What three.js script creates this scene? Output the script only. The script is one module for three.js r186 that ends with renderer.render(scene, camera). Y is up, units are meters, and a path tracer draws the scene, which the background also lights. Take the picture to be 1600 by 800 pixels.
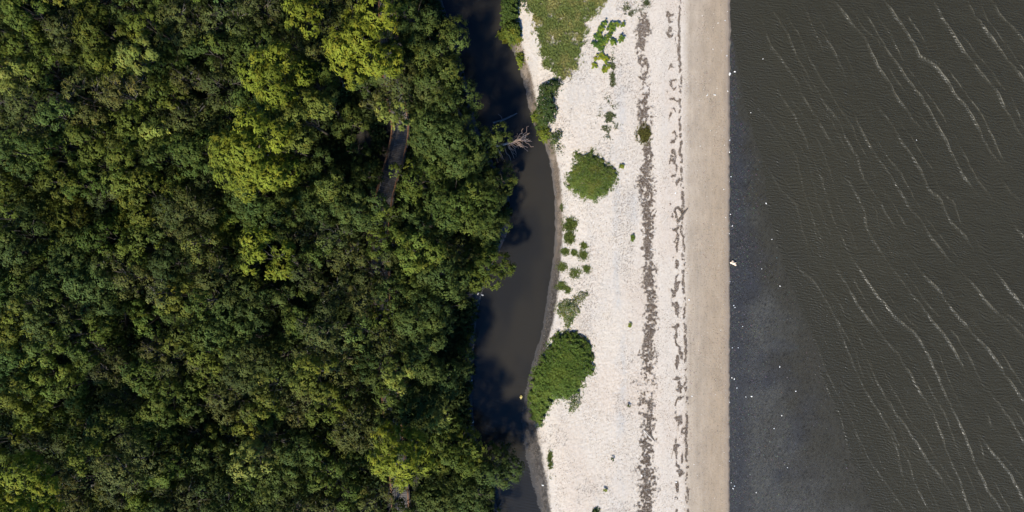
import * as THREE from 'three';
import { Sky } from 'three/addons/objects/Sky.js';
import { mergeGeometries } from 'three/addons/utils/BufferGeometryUtils.js';

// ---------------------------------------------------------------- camera, sky, sun, exposure
const scene = new THREE.Scene();
const EYE = 80, M = 0.07;                       // metres above the water; metres of ground per unit of the survey grid (1600 x 800)
const camera = new THREE.PerspectiveCamera(2 * Math.atan(400 * M / EYE) * 180 / Math.PI, 2, 0.5, 1500);
camera.position.set(0, EYE, 0); camera.up.set(0, 0, -1); camera.lookAt(0, 0, 0);
const renderer = new THREE.WebGLRenderer({ antialias: true });
renderer.toneMapping = THREE.LinearToneMapping;
renderer.toneMappingExposure = 1.58;
renderer.shadowMap.enabled = true;
const SUN_EL = 43 * Math.PI / 180, SUN_AZ = [-0.42, 0.907];
const sunDir = new THREE.Vector3(SUN_AZ[0] * Math.cos(SUN_EL), Math.sin(SUN_EL), SUN_AZ[1] * Math.cos(SUN_EL)).normalize();
const sky = new Sky(); sky.name = 'sky'; sky.scale.setScalar(1000);
sky.userData = { kind: 'structure', label: 'clear pale blue daytime sky overhead', category: 'sky' };
const su = sky.material.uniforms;
su.sunPosition.value.copy(sunDir); su.turbidity.value = 7; su.rayleigh.value = 0.7; su.mieCoefficient.value = 0.004; su.cloudCoverage.value = 0;
scene.add(sky); scene.environmentIntensity = 0.185;
const sun = new THREE.DirectionalLight(new THREE.Color().setRGB(1, 0.885, 0.69), 4.5);
sun.name = 'sun'; sun.position.copy(sunDir).multiplyScalar(150); sun.castShadow = true; sun.shadow.mapSize.set(4096, 4096); sun.shadow.radius = 9;
Object.assign(sun.shadow.camera, { left: -70, right: 70, top: 50, bottom: -50, near: 20, far: 320 });
scene.add(sun); scene.add(sun.target);

// ---------------------------------------------------------------- helpers
const rngOf = (s) => () => { s = (s + 0x6d2b79f5) | 0; let t = Math.imul(s ^ (s >>> 15), 1 | s); t = (t + Math.imul(t ^ (t >>> 7), 61 | t)) ^ t; return ((t ^ (t >>> 14)) >>> 0) / 4294967296; };
const hash = (x, y) => { let h = Math.imul(x, 374761393) + Math.imul(y, 668265263) | 0; h = Math.imul(h ^ (h >>> 13), 1274126177); return ((h ^ (h >>> 16)) >>> 0) / 4294967296; };
const noise = (x, y) => {
  const xi = Math.floor(x), yi = Math.floor(y), fx = x - xi, fy = y - yi, u = fx * fx * (3 - 2 * fx), v = fy * fy * (3 - 2 * fy);
  const a = hash(xi, yi), b = hash(xi + 1, yi), c = hash(xi, yi + 1), d = hash(xi + 1, yi + 1);
  return a + (b - a) * u + (c - a) * v + (a - b - c + d) * u * v;
};
const fbm = (x, y, o = 4) => { let s = 0, a = 0.5, t = 0; for (let i = 0; i < o; i++) { s += a * noise(x, y); t += a; x = x * 2.03 + 17.3; y = y * 2.03 - 9.1; a *= 0.5; } return s / t; };
const clamp = (x, a = 0, b = 1) => Math.min(b, Math.max(a, x));
const sstep = (a, b, x) => { const t = clamp((x - a) / (b - a)); return t * t * (3 - 2 * t); };
const lerp = (a, b, t) => a + (b - a) * t;
const mix3 = (a, b, t) => [lerp(a[0], b[0], t), lerp(a[1], b[1], t), lerp(a[2], b[2], t)];
const curve = (pts) => (v) => {                                   // pts: [v, value] ascending; straight on past both ends
  let i = 0; while (i < pts.length - 2 && v > pts[i + 1][0]) i++;
  const [a, fa] = pts[i], [b, fb] = pts[i + 1], p = pts[Math.max(0, i - 1)], n = pts[Math.min(pts.length - 1, i + 2)];
  if (v < pts[0][0]) return fa; if (v > pts[pts.length - 1][0]) return fb;
  const t = (v - a) / (b - a), ma = i ? (fb - p[1]) / (b - p[0]) : (fb - fa) / (b - a), mb = i < pts.length - 2 ? (n[1] - fa) / (n[0] - a) : (fb - fa) / (b - a), d = b - a;
  return (2 * t ** 3 - 3 * t * t + 1) * fa + (t ** 3 - 2 * t * t + t) * d * ma + (3 * t * t - 2 * t ** 3) * fb + (t ** 3 - t * t) * d * mb;
};
const GX = (px, y = 0) => (px - 800) * M * (EYE - y) / EYE, GZ = (py, y = 0) => (py - 400) * M * (EYE - y) / EYE;   // survey grid to metres, for a point at height y
const names = new Map();
const numbered = (n) => { const k = names.get(n) ?? 0; names.set(n, k + 1); return k ? n + '_' + String(k).padStart(3, '0') : n; };
function tag(o, label, category, group, kind) {
  o.userData = { label, category }; if (group) o.userData.group = group; if (kind) o.userData.kind = kind;
  return o;
}
function mesh(name, g, m, parent = scene) {
  const o = new THREE.Mesh(g, m); o.name = parent === scene ? numbered(name) : name; o.castShadow = o.receiveShadow = true; parent.add(o);
  return o;
}
function base(name, x, y, z) { const o = new THREE.Group(); o.name = numbered(name); o.position.set(x, y, z); scene.add(o); return o; }
function geo(pos, nor, col, idx, uv) {
  const g = new THREE.BufferGeometry();
  g.setAttribute('position', new THREE.BufferAttribute(pos instanceof Float32Array ? pos : new Float32Array(pos), 3));
  if (col) g.setAttribute('color', new THREE.BufferAttribute(col instanceof Float32Array ? col : new Float32Array(col), 3));
  if (uv) g.setAttribute('uv', new THREE.BufferAttribute(uv instanceof Float32Array ? uv : new Float32Array(uv), 2));
  g.setIndex(new THREE.BufferAttribute(idx instanceof Uint32Array ? idx : new Uint32Array(idx), 1));
  if (nor) g.setAttribute('normal', new THREE.BufferAttribute(nor instanceof Float32Array ? nor : new Float32Array(nor), 3)); else g.computeVertexNormals();
  return g;
}
// a tapered bent tube: pts [[x, y, z, r] ...]
function tube(pts, sides = 6, col) {
  const pos = [], nor = [], idx = [], c = [], t = new THREE.Vector3(), a = new THREE.Vector3(), b = new THREE.Vector3();
  for (let i = 0; i < pts.length; i++) {
    const p = pts[Math.max(0, i - 1)], n = pts[Math.min(pts.length - 1, i + 1)];
    t.set(n[0] - p[0], n[1] - p[1], n[2] - p[2]).normalize();
    a.set(0, 1, 0); if (Math.abs(t.y) > 0.9) a.set(1, 0, 0);
    a.cross(t).normalize(); b.crossVectors(t, a);
    for (let s = 0; s < sides; s++) {
      const w = s / sides * 2 * Math.PI, x = Math.cos(w), y = Math.sin(w), r = pts[i][3];
      nor.push(a.x * x + b.x * y, a.y * x + b.y * y, a.z * x + b.z * y);
      pos.push(pts[i][0] + (a.x * x + b.x * y) * r, pts[i][1] + (a.y * x + b.y * y) * r, pts[i][2] + (a.z * x + b.z * y) * r);
      if (col) c.push(...col);
      if (i) { const o = (i - 1) * sides, s2 = (s + 1) % sides; idx.push(o + s, o + s2, o + sides + s, o + s2, o + sides + s2, o + sides + s); }
    }
  }
  const e = pts.length - 1;
  for (const [k, q, d] of [[0, pts[0], -1], [e, pts[e], 1]]) {
    const at = pos.length / 3; pos.push(q[0], q[1], q[2]); t.set(...[0, 1, 2].map((j) => pts[Math.min(e, k + 1)][j] - pts[Math.max(0, k - 1)][j])).normalize();
    nor.push(t.x * d, t.y * d, t.z * d); if (col) c.push(...col);
    for (let s = 0; s < sides; s++) { const s2 = (s + 1) % sides; d > 0 ? idx.push(at, k * sides + s, k * sides + s2) : idx.push(at, k * sides + s2, k * sides + s); }
  }
  return geo(pos, nor, col ? c : null, idx);
}
const bent = (rand, a, b, r0, r1, n = 5, wob = 0.1) => {            // points of a crooked limb from a to b
  const L = Math.hypot(b[0] - a[0], b[1] - a[1], b[2] - a[2]), out = [];
  for (let i = 0; i <= n; i++) { const t = i / n, k = i && i < n ? wob * L : 0; out.push([lerp(a[0], b[0], t) + (rand() - .5) * k, lerp(a[1], b[1], t) + (rand() - .5) * k * .7, lerp(a[2], b[2], t) + (rand() - .5) * k, lerp(r0, r1, t)]); }
  return out;
};
function tile(n, f, srgb) {                                         // a repeating n x n texture; f(i, j) -> grey or [r, g, b], 0 to 1
  const d = new Uint8Array(n * n * 4);
  for (let j = 0; j < n; j++) for (let i = 0; i < n; i++) {
    let v = f(i / n, j / n); if (!Array.isArray(v)) v = [v, v, v];
    const o = (j * n + i) * 4; for (let k = 0; k < 3; k++) d[o + k] = clamp(v[k]) * 255; d[o + 3] = 255;
  }
  const t = new THREE.DataTexture(d, n, n); t.wrapS = t.wrapT = THREE.RepeatWrapping; t.magFilter = THREE.LinearFilter; t.minFilter = THREE.LinearMipmapLinearFilter; t.generateMipmaps = true;
  if (srgb) t.colorSpace = THREE.SRGBColorSpace; t.needsUpdate = true;
  return t;
}
const wnoise = (u, v, n, sd = 0) => {                               // value noise that repeats after n cells
  const x = u * n, y = v * n, xi = Math.floor(x), yi = Math.floor(y), fx = x - xi, fy = y - yi, a = fx * fx * (3 - 2 * fx), b = fy * fy * (3 - 2 * fy), w = (k) => ((k % n) + n) % n + sd * 131;
  const h00 = hash(w(xi), w(yi)), h10 = hash(w(xi + 1), w(yi)), h01 = hash(w(xi), w(yi + 1)), h11 = hash(w(xi + 1), w(yi + 1));
  return h00 + (h10 - h00) * a + (h01 - h00) * b + (h00 - h10 - h01 + h11) * a * b;
};
const steps = (lo, hi, d, outLo, outHi) => {                        // even steps between lo and hi, growing ones out to the far ends
  const a = []; for (let x = lo; x < hi + d / 2; x += d) a.push(x);
  let s = d * 2; for (let x = lo - s; x > outLo; s *= 1.4, x -= s) a.unshift(x); a.unshift(outLo);
  s = d * 2; for (let x = a[a.length - 1] + s; x < outHi; s *= 1.4, x += s) a.push(x); a.push(outHi);
  return a;
};
function sheet(us, vs, f, keep) {                                   // f(u, v) -> [x, y, z, r, g, b]
  const nu = us.length, nv = vs.length, pos = new Float32Array(nu * nv * 3), col = new Float32Array(nu * nv * 3), uv = new Float32Array(nu * nv * 2), ok = new Uint8Array(nu * nv), idx = [];
  for (let j = 0, k = 0; j < nv; j++) for (let i = 0; i < nu; i++, k++) {
    if (keep && !(ok[k] = keep(us[i], vs[j]))) continue;
    const p = f(us[i], vs[j]); ok[k] = 1;
    pos[k * 3] = p[0]; pos[k * 3 + 1] = p[1]; pos[k * 3 + 2] = p[2]; col[k * 3] = p[3]; col[k * 3 + 1] = p[4]; col[k * 3 + 2] = p[5]; uv[k * 2] = p[0]; uv[k * 2 + 1] = p[2];
  }
  for (let j = 0; j < nv - 1; j++) for (let i = 0; i < nu - 1; i++) {
    const k = j * nu + i; if (ok[k] && ok[k + 1] && ok[k + nu] && ok[k + nu + 1]) idx.push(k, k + nu, k + 1, k + 1, k + nu, k + nu + 1);
  }
  const map = new Int32Array(nu * nv).fill(-1); let n = 0;           // drop the unused corners
  for (const k of idx) if (map[k] < 0) map[k] = n++;
  const P = new Float32Array(n * 3), C = new Float32Array(n * 3), U = new Float32Array(n * 2);
  for (let k = 0; k < map.length; k++) if (map[k] >= 0) for (let c = 0; c < 3; c++) { P[map[k] * 3 + c] = pos[k * 3 + c]; C[map[k] * 3 + c] = col[k * 3 + c]; if (c < 2) U[map[k] * 2 + c] = uv[k * 2 + c]; }
  return geo(P, null, C, Uint32Array.from(idx, (k) => map[k]), U);
}

// ---------------------------------------------------------------- the lie of the land (survey grid)
const creekR = curve([[-60, 776], [0, 783], [60, 790], [90, 805], [120, 814], [150, 822], [180, 828], [205, 838], [230, 851], [260, 859], [300, 865], [340, 866], [380, 866], [420, 861], [460, 855], [500, 849], [530, 842], [560, 833], [590, 825], [620, 818], [650, 814], [680, 815], [720, 822], [760, 832], [800, 843], [860, 860]]);
const sandEdge = curve([[-60, 798], [0, 803], [60, 811], [100, 824], [150, 836], [180, 842], [210, 858], [240, 868], [300, 877], [360, 879], [400, 876], [440, 873], [480, 868], [520, 860], [560, 848], [600, 836], [650, 836], [700, 845], [750, 855], [800, 861], [860, 874]]);
const creekL = curve([[-60, 680], [0, 692], [60, 712], [120, 728], [200, 748], [250, 770], [290, 792], [330, 799], [360, 795], [400, 778], [450, 757], [500, 746], [560, 741], [640, 740], [700, 748], [750, 766], [800, 780], [860, 800]]);
const shoreLine = curve([[-60, 1138], [0, 1141], [60, 1146], [110, 1156], [160, 1166], [220, 1180], [290, 1195], [350, 1206], [400, 1218], [450, 1236], [520, 1264], [580, 1288], [650, 1308], [720, 1334], [800, 1364], [860, 1390]]);
const shore = (py) => shoreLine(py) + 12 * (fbm(5, py * .012, 3) - .5) + 4 * (noise(8, py * .09) - .5);
const beachEnd = (py) => 1137.5 + 1.6 * (fbm(3, py * 0.02) - .5) + 1.6 * (noise(9, py * 0.15) - .5);
const landY = (px, py) => {                                          // forest floor and creek bed
  const l = creekL(py), r = creekR(py), wob = 0.18 * (fbm(px * 0.03, py * 0.03) - 0.5);
  if (px < l + 6) return lerp(-0.12, 0.34, sstep(l + 6, l - 16, px)) + wob * sstep(l, l - 20, px) + 0.5 * sstep(l - 20, l - 300, px) * 0.3;
  return lerp(-0.12, -0.7, sstep(l + 6, l + 30, px)) - 1.2 * sstep(r, r + 40, px);
};
const dimple = (x, z) => 0.45 * noise(x * 4.2, z * 4.0) + 0.55 * noise(x * 6.4 + 7, z * 6.1);
const sandY = (px, py) => {
  const w = creekR(py), s = sandEdge(py), e = beachEnd(py);
  if (px < s) { const t = (px - w) / Math.max(6, s - w); return t < 0 ? Math.max(-0.8, t * 0.5) : lerp(0, 0.5, t * t) + 0.04 * (fbm(px * .12, py * .12) - .5); }
  let y = 0.5 + 0.28 * sstep(s, s + 40, px) * sstep(1040, 960, px) + 0.14 * (fbm(px * 0.012, py * 0.009, 3) - .5) * sstep(1080, 1000, px);
  y += 0.07 * sstep(0, 1, 1 - Math.abs(px - 1032) / 22);              // the berm above the tide lines
  y = lerp(y, 0.20, sstep(1040, 1132, px));
  const trod = sstep(s, s + 8, px) * (1 - 0.75 * sstep(985, 1020, px)) * (1 - 0.8 * sstep(1045, 1075, px));
  y += 0.05 * (dimple(px * M, py * M) - .5) * trod + 0.012 * (noise(px * .9, py * .25) - .5) * sstep(1000, 1030, px);
  return px > e ? y - (px - e) * M * 0.75 : y;
};
const mudY = (px, py) => {
  const d = (shore(py) - px) * M;
  return (d > 0 ? Math.min(0.085, 0.004 + d * 0.012) : d * 0.035) + 0.02 * (fbm(px * 0.045, py * 0.045) - .5) * sstep(-2, 3, d);
};
const pxOf = (x) => x / M + 800, pyOf = (z) => z / M + 400;
const groundY = (x, z) => { const px = pxOf(x), py = pyOf(z); return px < creekR(py) ? landY(px, py) : px < beachEnd(py) ? sandY(px, py) : mudY(px, py); };

// ---------------------------------------------------------------- structure: forest floor, beach, mudflat, creek, sea
const grain = tile(512, (u, v) => 0.80 + 0.2 * wnoise(u, v, 256, 1) * 0.55 + 0.2 * wnoise(u, v, 128, 2) * 0.45 + (wnoise(u, v, 170, 3) > 0.93 ? -0.18 : 0));
const grainBump = tile(512, (u, v) => 0.35 * wnoise(u, v, 16, 4) + 0.3 * wnoise(u, v, 48, 5) + 0.35 * wnoise(u, v, 120, 6));
const rep = (t, m) => { const c = t.clone(); c.repeat.set(1 / m, 1 / m); c.needsUpdate = true; return c; };
const litter = tile(512, (u, v) => { const n = wnoise(u, v, 90, 7), k = wnoise(u, v, 30, 8); return 0.45 + 0.4 * n * n + 0.25 * (k - .5) + (wnoise(u, v, 140, 9) > .88 ? .2 : 0); });

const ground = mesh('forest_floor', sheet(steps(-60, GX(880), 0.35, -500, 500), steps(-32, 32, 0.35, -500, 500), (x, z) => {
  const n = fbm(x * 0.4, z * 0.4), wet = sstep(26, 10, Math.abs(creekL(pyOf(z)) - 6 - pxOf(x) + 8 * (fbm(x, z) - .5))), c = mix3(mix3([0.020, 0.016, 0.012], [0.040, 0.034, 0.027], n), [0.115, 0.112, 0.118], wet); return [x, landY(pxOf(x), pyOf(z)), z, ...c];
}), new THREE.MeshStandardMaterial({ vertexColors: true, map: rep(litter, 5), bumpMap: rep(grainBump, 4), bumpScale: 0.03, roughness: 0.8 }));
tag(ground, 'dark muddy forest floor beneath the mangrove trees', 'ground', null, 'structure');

const DRY = [0.59, 0.528, 0.455], DAMP = [0.335, 0.265, 0.19], BANK = [0.155, 0.118, 0.085], MUDBANK = [0.050, 0.047, 0.046], GREYSAND = [0.46, 0.445, 0.425], SILT = [0.40, 0.335, 0.262];
const band = (px, py, c, w) => Math.exp(-(((px - c) / w) ** 2));
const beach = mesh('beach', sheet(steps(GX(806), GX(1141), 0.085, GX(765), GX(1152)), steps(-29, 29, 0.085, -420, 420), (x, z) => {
  const px = pxOf(x), py = pyOf(z), w = creekR(py), s = sandEdge(py), wob = 6 * (fbm(px * 0.06, py * 0.06) - .5) + 3 * (noise(px * .4, py * .4) - .5);
  let c = mix3(DRY, [0.56, 0.475, 0.395], 0.5 * sstep(.45, .75, fbm(px * 0.02 + 5, py * 0.013)));
  const pinky = noise(px * .5, py * .5); const sp = hash(Math.round(x * 10), Math.round(z * 10)); c = c.map((v, i) => v * (0.93 + 0.1 * pinky) * (1 + .12 * (sp - .5)) * (sp > .9 ? [.82, .78, .76][i] : 1));
  // greyer patches: two long streaks in the dry sand
  let greySand = band(px, py, 966 + 5 * Math.sin(py * .013), 6) * sstep(.5, .62, fbm(px * .05, py * .017 + 3)) * sstep(70, 110, py) + band(px, py, 988, 9) * sstep(290, 310, py) * sstep(365, 340, py) + 0.8 * band(px, py, 945, 14) * sstep(45, 25, py) + 0.5 * sstep(.6, .72, fbm(px * .03 + 40, py * .02)) * sstep(990, 970, px) + band(px, py, 1037, 6) * 0.4 * sstep(.45, .6, fbm(px * .02, py * .006 + 8));
  c = mix3(c, GREYSAND, clamp(greySand) * (.25 + .5 * noise(px * .35, py * .2)));
  // dark crumbs of driftline in patches of the dry sand
  const crumbs = noise(px * 1.3, py * 1.3) * sstep(.5, .64, fbm(px * .035 + 11, py * .025 + 2)) * sstep(1000, 985, px); c = mix3(c, [0.16, 0.14, 0.12], .75 * sstep(.62, .8, crumbs));
  // lower beach, damp and browner, in bands along the tide
  const damp = sstep(1062, 1078, px + wob * .6); c = mix3(c, mix3(SILT, DAMP, sstep(1066, 1126, px + 10 * (fbm(px * .08, py * .008) - .5))), damp);
  c = c.map((v) => v * (1 + damp * (0.2 * (fbm(px * .35, py * .03 + 60) - .5) + .34 * (fbm(px * .09, py * .05 + 20) - .5))));
  if (px > 1075 && noise(px * .9, py * .7) > .86) c = c.map((v) => v * .78);
  c = mix3(c, [0.26, 0.21, 0.165], sstep(1128, 1137, px + wob * .4) * .8);
  // creek bank: brown sandy scarp, grey mud by the water
  const up = (px + wob * .5 - w) / Math.max(6, s - w), lowm = sstep(330, 480, py);
  if (up < 1.25) {
    const bank = mix3(mix3(BANK, [0.28, 0.225, 0.175], sstep(.4, .75, fbm(px * .1, py * .05))), MUDBANK, lowm * .75 + .2 * noise(px * .5, py * .5));
    c = mix3(bank, c, sstep(.84, 1.12, up)); c = mix3(c, [0.030, 0.025, 0.021], lowm * sstep(.42, .6, up) * sstep(1.02, .9, up) * sstep(.35, .65, noise(px * .55, py * .4)) * .85); c = mix3(mix3([0.10, 0.088, 0.078], MUDBANK, lowm), c, sstep(.1, .5, up + .25 * (noise(px * .3, py * .3) - .5)));
  }
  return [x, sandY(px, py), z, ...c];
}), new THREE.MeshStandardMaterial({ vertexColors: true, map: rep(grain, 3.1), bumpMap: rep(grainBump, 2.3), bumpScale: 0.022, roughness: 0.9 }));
tag(beach, 'pale sand spit between the creek and the tidal flat', 'beach', null, 'structure');

const mudGrain = tile(512, (u, v) => { const a = wnoise(u, v, 180, 11), b = wnoise(u, v, 90, 12), c = wnoise(u, v, 24, 13); return 0.60 + 0.3 * (a - .5) + 0.2 * (b - .5) + 0.15 * (c - .5) - (b < .12 ? .25 : 0); });
const mudflat = mesh('mudflat', sheet(steps(GX(1128), GX(1400), 0.12, GX(1120), 500), steps(-29, 29, 0.12, -420, 420), (x, z) => {
  const px = pxOf(x), py = pyOf(z), d = shore(py) - px, n = fbm(px * .03, py * .03), k = fbm(px * .012 + 30, py * .012, 5), f = noise(px * .8, py * .8);
  let c = mix3([0.041, 0.043, 0.051], [0.062, 0.065, 0.071], n);
  c = mix3(c, [0.105, 0.105, 0.092], sstep(.42, .62, k + .12 * sstep(500, 760, py)) * (0.35 + .65 * sstep(.35, .75, f)) * sstep(15, 45, px - 1137));
  c = mix3([0.058, 0.055, 0.043], c, sstep(4, clamp((shore(py) - 1137) * .8, 24, 160), d + clamp((shore(py) - 1137) * .8, 12, 130) * (fbm(px * .03, py * .03) - .5)));
  if (noise(px * .55, py * .55) > .84) c = c.map((v) => v * .6);
  return [x, mudY(px, py), z, ...c];
}), new THREE.MeshPhysicalMaterial({ vertexColors: true, map: rep(mudGrain, 6.3), bumpMap: rep(grainBump, 3.7), bumpScale: 0.012, roughness: 0.45, specularIntensity: 0.5 }));
tag(mudflat, 'wet blue grey tidal mudflat beside the beach', 'mudflat', null, 'structure');

const ripple = tile(1024, (u, v) => {                                // short slanting wind ripples, broken and uneven
  const w = 0.9 * wnoise(u, v, 5, 21) + 0.45 * wnoise(u, v, 13, 22) + .2 * wnoise(u, v, 31, 27), a = Math.sin(2 * Math.PI * (v * 19 - u * 4 + 1.7 * w)), b = Math.sin(2 * Math.PI * (v * 31 + u * 3 + 2.4 * w + .3)), e = wnoise(u, v, 8, 23), k = wnoise(u, v, 22, 25);
  return 0.5 + 0.3 * a * e * k + 0.24 * b * (1 - e) * (1 - k) + 0.3 * (wnoise(u, v, 64, 24) - .5) + 0.15 * (wnoise(u, v, 128, 26) - .5);
});
const creekGeo = sheet(steps(0, 1, 1 / 60, -.01, 1.01).filter((u) => u >= 0 && u <= 1), steps(-29, 29, 0.1, -420, 420), (u, z) => {
  const py = pyOf(z), x = GX(lerp(creekL(py) - 22, creekR(py) + 4, u)), k = sstep(380, 640, py);
  const y = 0.008 * (k + .06) * Math.sin(19 * z - 4.5 * x + 5 * fbm(x * .5, z * .5)) * (0.3 + noise(x * .8, z * .8)) + 0.006 * fbm(x * .4, z * .4);
  return [x, y, z, ...mix3([0.0190, 0.0185, 0.0172], [0.0285, 0.0258, 0.0205], sstep(.35, .65, fbm(x * .22, z * .12)))];
});
const creek = mesh('creek', creekGeo, new THREE.MeshPhysicalMaterial({ vertexColors: true, roughness: 0.1, ior: 1.45, bumpMap: rep(ripple, 9), bumpScale: 0.006 }));
tag(creek, 'dark still creek winding between the forest and the sand', 'water', null, 'structure');

// crest lines of the small waves running in, surveyed one by one: [strength, x, y, x, y ...]
const crests = [
  [.45, 1252, 0, 1262, 20, 1275, 48, 1284, 70, 1286, 84], [.55, 1285, 50, 1300, 72, 1312, 95, 1317, 108, 1324, 125], [.6, 1335, 175, 1345, 200, 1357, 222, 1370, 245, 1387, 265, 1405, 295, 1420, 320, 1440, 345, 1457, 372, 1475, 395, 1490, 412],
  [.75, 1302, 0, 1320, 20, 1332, 37, 1352, 57, 1360, 77, 1372, 102, 1390, 127, 1400, 150, 1417, 170, 1427, 187, 1445, 205], [.8, 1340, 0, 1357, 27, 1372, 52, 1385, 75, 1400, 95, 1420, 125, 1440, 150, 1455, 175, 1467, 200, 1480, 220, 1495, 255, 1510, 280, 1530, 305],
  [.95, 1382, 0, 1395, 17, 1415, 45, 1427, 65, 1437, 87, 1460, 100, 1477, 120, 1492, 145, 1510, 165, 1525, 190, 1537, 217, 1550, 242, 1570, 260], [.9, 1460, 0, 1472, 25, 1485, 45, 1500, 70, 1525, 102, 1545, 127, 1560, 145, 1575, 175, 1587, 197, 1604, 222],
  [1, 1512, 0, 1525, 25, 1542, 47, 1560, 72, 1577, 95, 1597, 120, 1620, 150], [.9, 1550, 0, 1560, 20, 1590, 50, 1620, 85], [.5, 1197, 0, 1215, 27, 1232, 52, 1242, 80, 1260, 115, 1275, 137, 1292, 165, 1312, 190, 1322, 215, 1340, 245, 1350, 277, 1372, 310, 1390, 340, 1410, 370],
  [.45, 1190, 25, 1205, 72, 1225, 95, 1245, 125, 1255, 150, 1272, 175, 1287, 202, 1302, 227, 1317, 250], [.5, 1322, 275, 1337, 300, 1350, 325, 1355, 355, 1372, 385, 1385, 405], [.35, 1207, 125, 1225, 155, 1245, 185, 1260, 220, 1272, 250, 1285, 280, 1295, 315, 1305, 350, 1320, 380, 1330, 400],
  [.28, 1175, 160, 1200, 185, 1225, 215, 1245, 245, 1252, 275, 1260, 310, 1272, 345, 1292, 395], [.22, 1185, 240, 1205, 270, 1220, 295, 1245, 320, 1255, 360, 1265, 395, 1275, 425], [.7, 1372, 165, 1385, 182, 1402, 207, 1420, 235, 1440, 265, 1452, 295, 1470, 310, 1485, 345, 1510, 370, 1522, 388],
  [.8, 1565, 280, 1580, 300, 1600, 318], [.9, 1580, 345, 1600, 370, 1620, 392], [.35, 1235, 400, 1250, 420, 1270, 437, 1290, 465, 1305, 495, 1317, 525, 1335, 570, 1350, 605, 1370, 635, 1390, 670, 1402, 700, 1412, 740, 1417, 770],
  [.45, 1275, 425, 1300, 475, 1315, 510, 1335, 545, 1345, 575, 1360, 610, 1385, 650, 1400, 685, 1420, 720, 1430, 755, 1450, 790, 1460, 815], [.55, 1295, 400, 1315, 430, 1335, 465, 1355, 495, 1380, 525, 1405, 555, 1425, 585, 1440, 615, 1460, 645, 1472, 680, 1482, 710, 1500, 750, 1515, 795, 1525, 820],
  [.65, 1330, 400, 1350, 430, 1375, 465, 1400, 495, 1430, 520, 1450, 550, 1465, 585, 1480, 620, 1495, 650, 1510, 680, 1522, 720, 1545, 765, 1565, 795, 1580, 820], [.7, 1385, 405, 1410, 440, 1430, 465, 1450, 490, 1475, 520, 1500, 560, 1517, 600],
  [.75, 1420, 400, 1445, 430, 1470, 455, 1485, 480, 1520, 520, 1545, 545, 1565, 575, 1585, 605, 1600, 625, 1620, 655], [.7, 1490, 410, 1520, 442, 1550, 480, 1580, 505, 1600, 525, 1625, 560], [.95, 1535, 400, 1565, 435, 1597, 475, 1620, 505],
  [.85, 1545, 610, 1565, 635, 1580, 655, 1598, 685, 1620, 720], [.8, 1540, 635, 1546, 652, 1552, 670], [.7, 1520, 670, 1550, 705, 1580, 740, 1600, 780, 1620, 815], [.5, 1347, 540, 1370, 595, 1400, 645, 1425, 680, 1450, 720, 1475, 750, 1500, 795],
  [.28, 1250, 475, 1270, 520, 1300, 600, 1325, 640, 1340, 680, 1360, 720, 1385, 755, 1415, 795, 1425, 820], [.22, 1265, 550, 1290, 600, 1315, 650, 1325, 700, 1345, 730, 1370, 780], [.2, 1305, 690, 1325, 730, 1345, 780],
];
for (const c of [...crests]) if (c.length > 9) {                          // the fainter wavelets between them
  const f = [c[0] * .62]; for (let i = 1; i < c.length; i += 2) f.push(c[i] + 15 + 8 * noise(c[i] * .03, c[i + 1] * .02), c[i + 1] + 6); crests.push(f);
}
const segs = [];
crests.forEach((c, n) => {
  const p = []; for (let i = 1; i < c.length; i += 2) p.push([c[i], c[i + 1]]);
  const fine = [];                                                    // wavering between the surveyed points
  for (let i = 0; i < p.length - 1; i++) { const k = 3; for (let j = 0; j < k; j++) { const t = j / k, x = lerp(p[i][0], p[i + 1][0], t), y = lerp(p[i][1], p[i + 1][1], t); fine.push([x + 3.4 * (noise(x * .12 + n * 7, y * .12) - .5), y]); } }
  fine.push(p[p.length - 1]);
  for (let i = 0; i < fine.length - 1; i++) {
    const [ax, ay] = fine[i], [bx, by] = fine[i + 1], L = Math.hypot(bx - ax, by - ay) || 1, end = Math.min(1, (i + 1) / 4, (fine.length - 1 - i) / 4);
    const gust = sstep(.28, .7, noise(ay * .045 + n * 13.7, n * 3.1)) * .6 + .5;
    for (const dx of [0, 470]) segs.push({ ax: ax + dx, ay, tx: (bx - ax) / L, ty: (by - ay) / L, L, A: c[0] * end * gust });
  }
});
const rows = new Map();                                               // segments by 20-unit rows
for (const s of segs) for (let r = Math.floor((s.ay - 30) / 20); r <= Math.floor((s.ay + s.L * Math.abs(s.ty) + 30) / 20); r++) { if (!rows.has(r)) rows.set(r, []); rows.get(r).push(s); }
function wave(px, py) {
  let h = 0, glint = 0;
  for (const s of rows.get(Math.floor(py / 20)) ?? []) {
    const dx = px - s.ax, dy = py - s.ay; if (dx > 60 || dx < -40) continue;
    const t = dx * s.tx + dy * s.ty, over = t < 0 ? -t : t > s.L ? t - s.L : 0; if (over > 3) continue;
    const d = (dx * -s.ty + dy * s.tx) * M, A = 0.115 * s.A * Math.exp(-over * over * .8);       // d > 0: ahead of the crest
    const wf = 0.16 + 0.20 * s.A, v = d > 0 ? (d < wf ? A * (0.5 + 0.5 * Math.cos(Math.PI * d / wf)) : 0) : A * Math.exp(d / (0.4 + 0.8 * s.A));
    if (v > h) h = v;
    const glintAt = (s.A > 0 ? .18 + .66 * s.A : 0) * Math.exp(-(((d - .02) / (0.032 + .026 * s.A)) ** 2)) * Math.exp(-over); if (glintAt > glint) glint = glintAt;  // strength of the sun glint painted along each crest
  }
  return [h, glint];
}
const SHEAR = 0.52, seaUs = [], seaVs = [];
for (let u = GX(1140) - 31 * SHEAR; u < GX(1620) + 31 * SHEAR; u += 0.062) seaUs.push(u);
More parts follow.
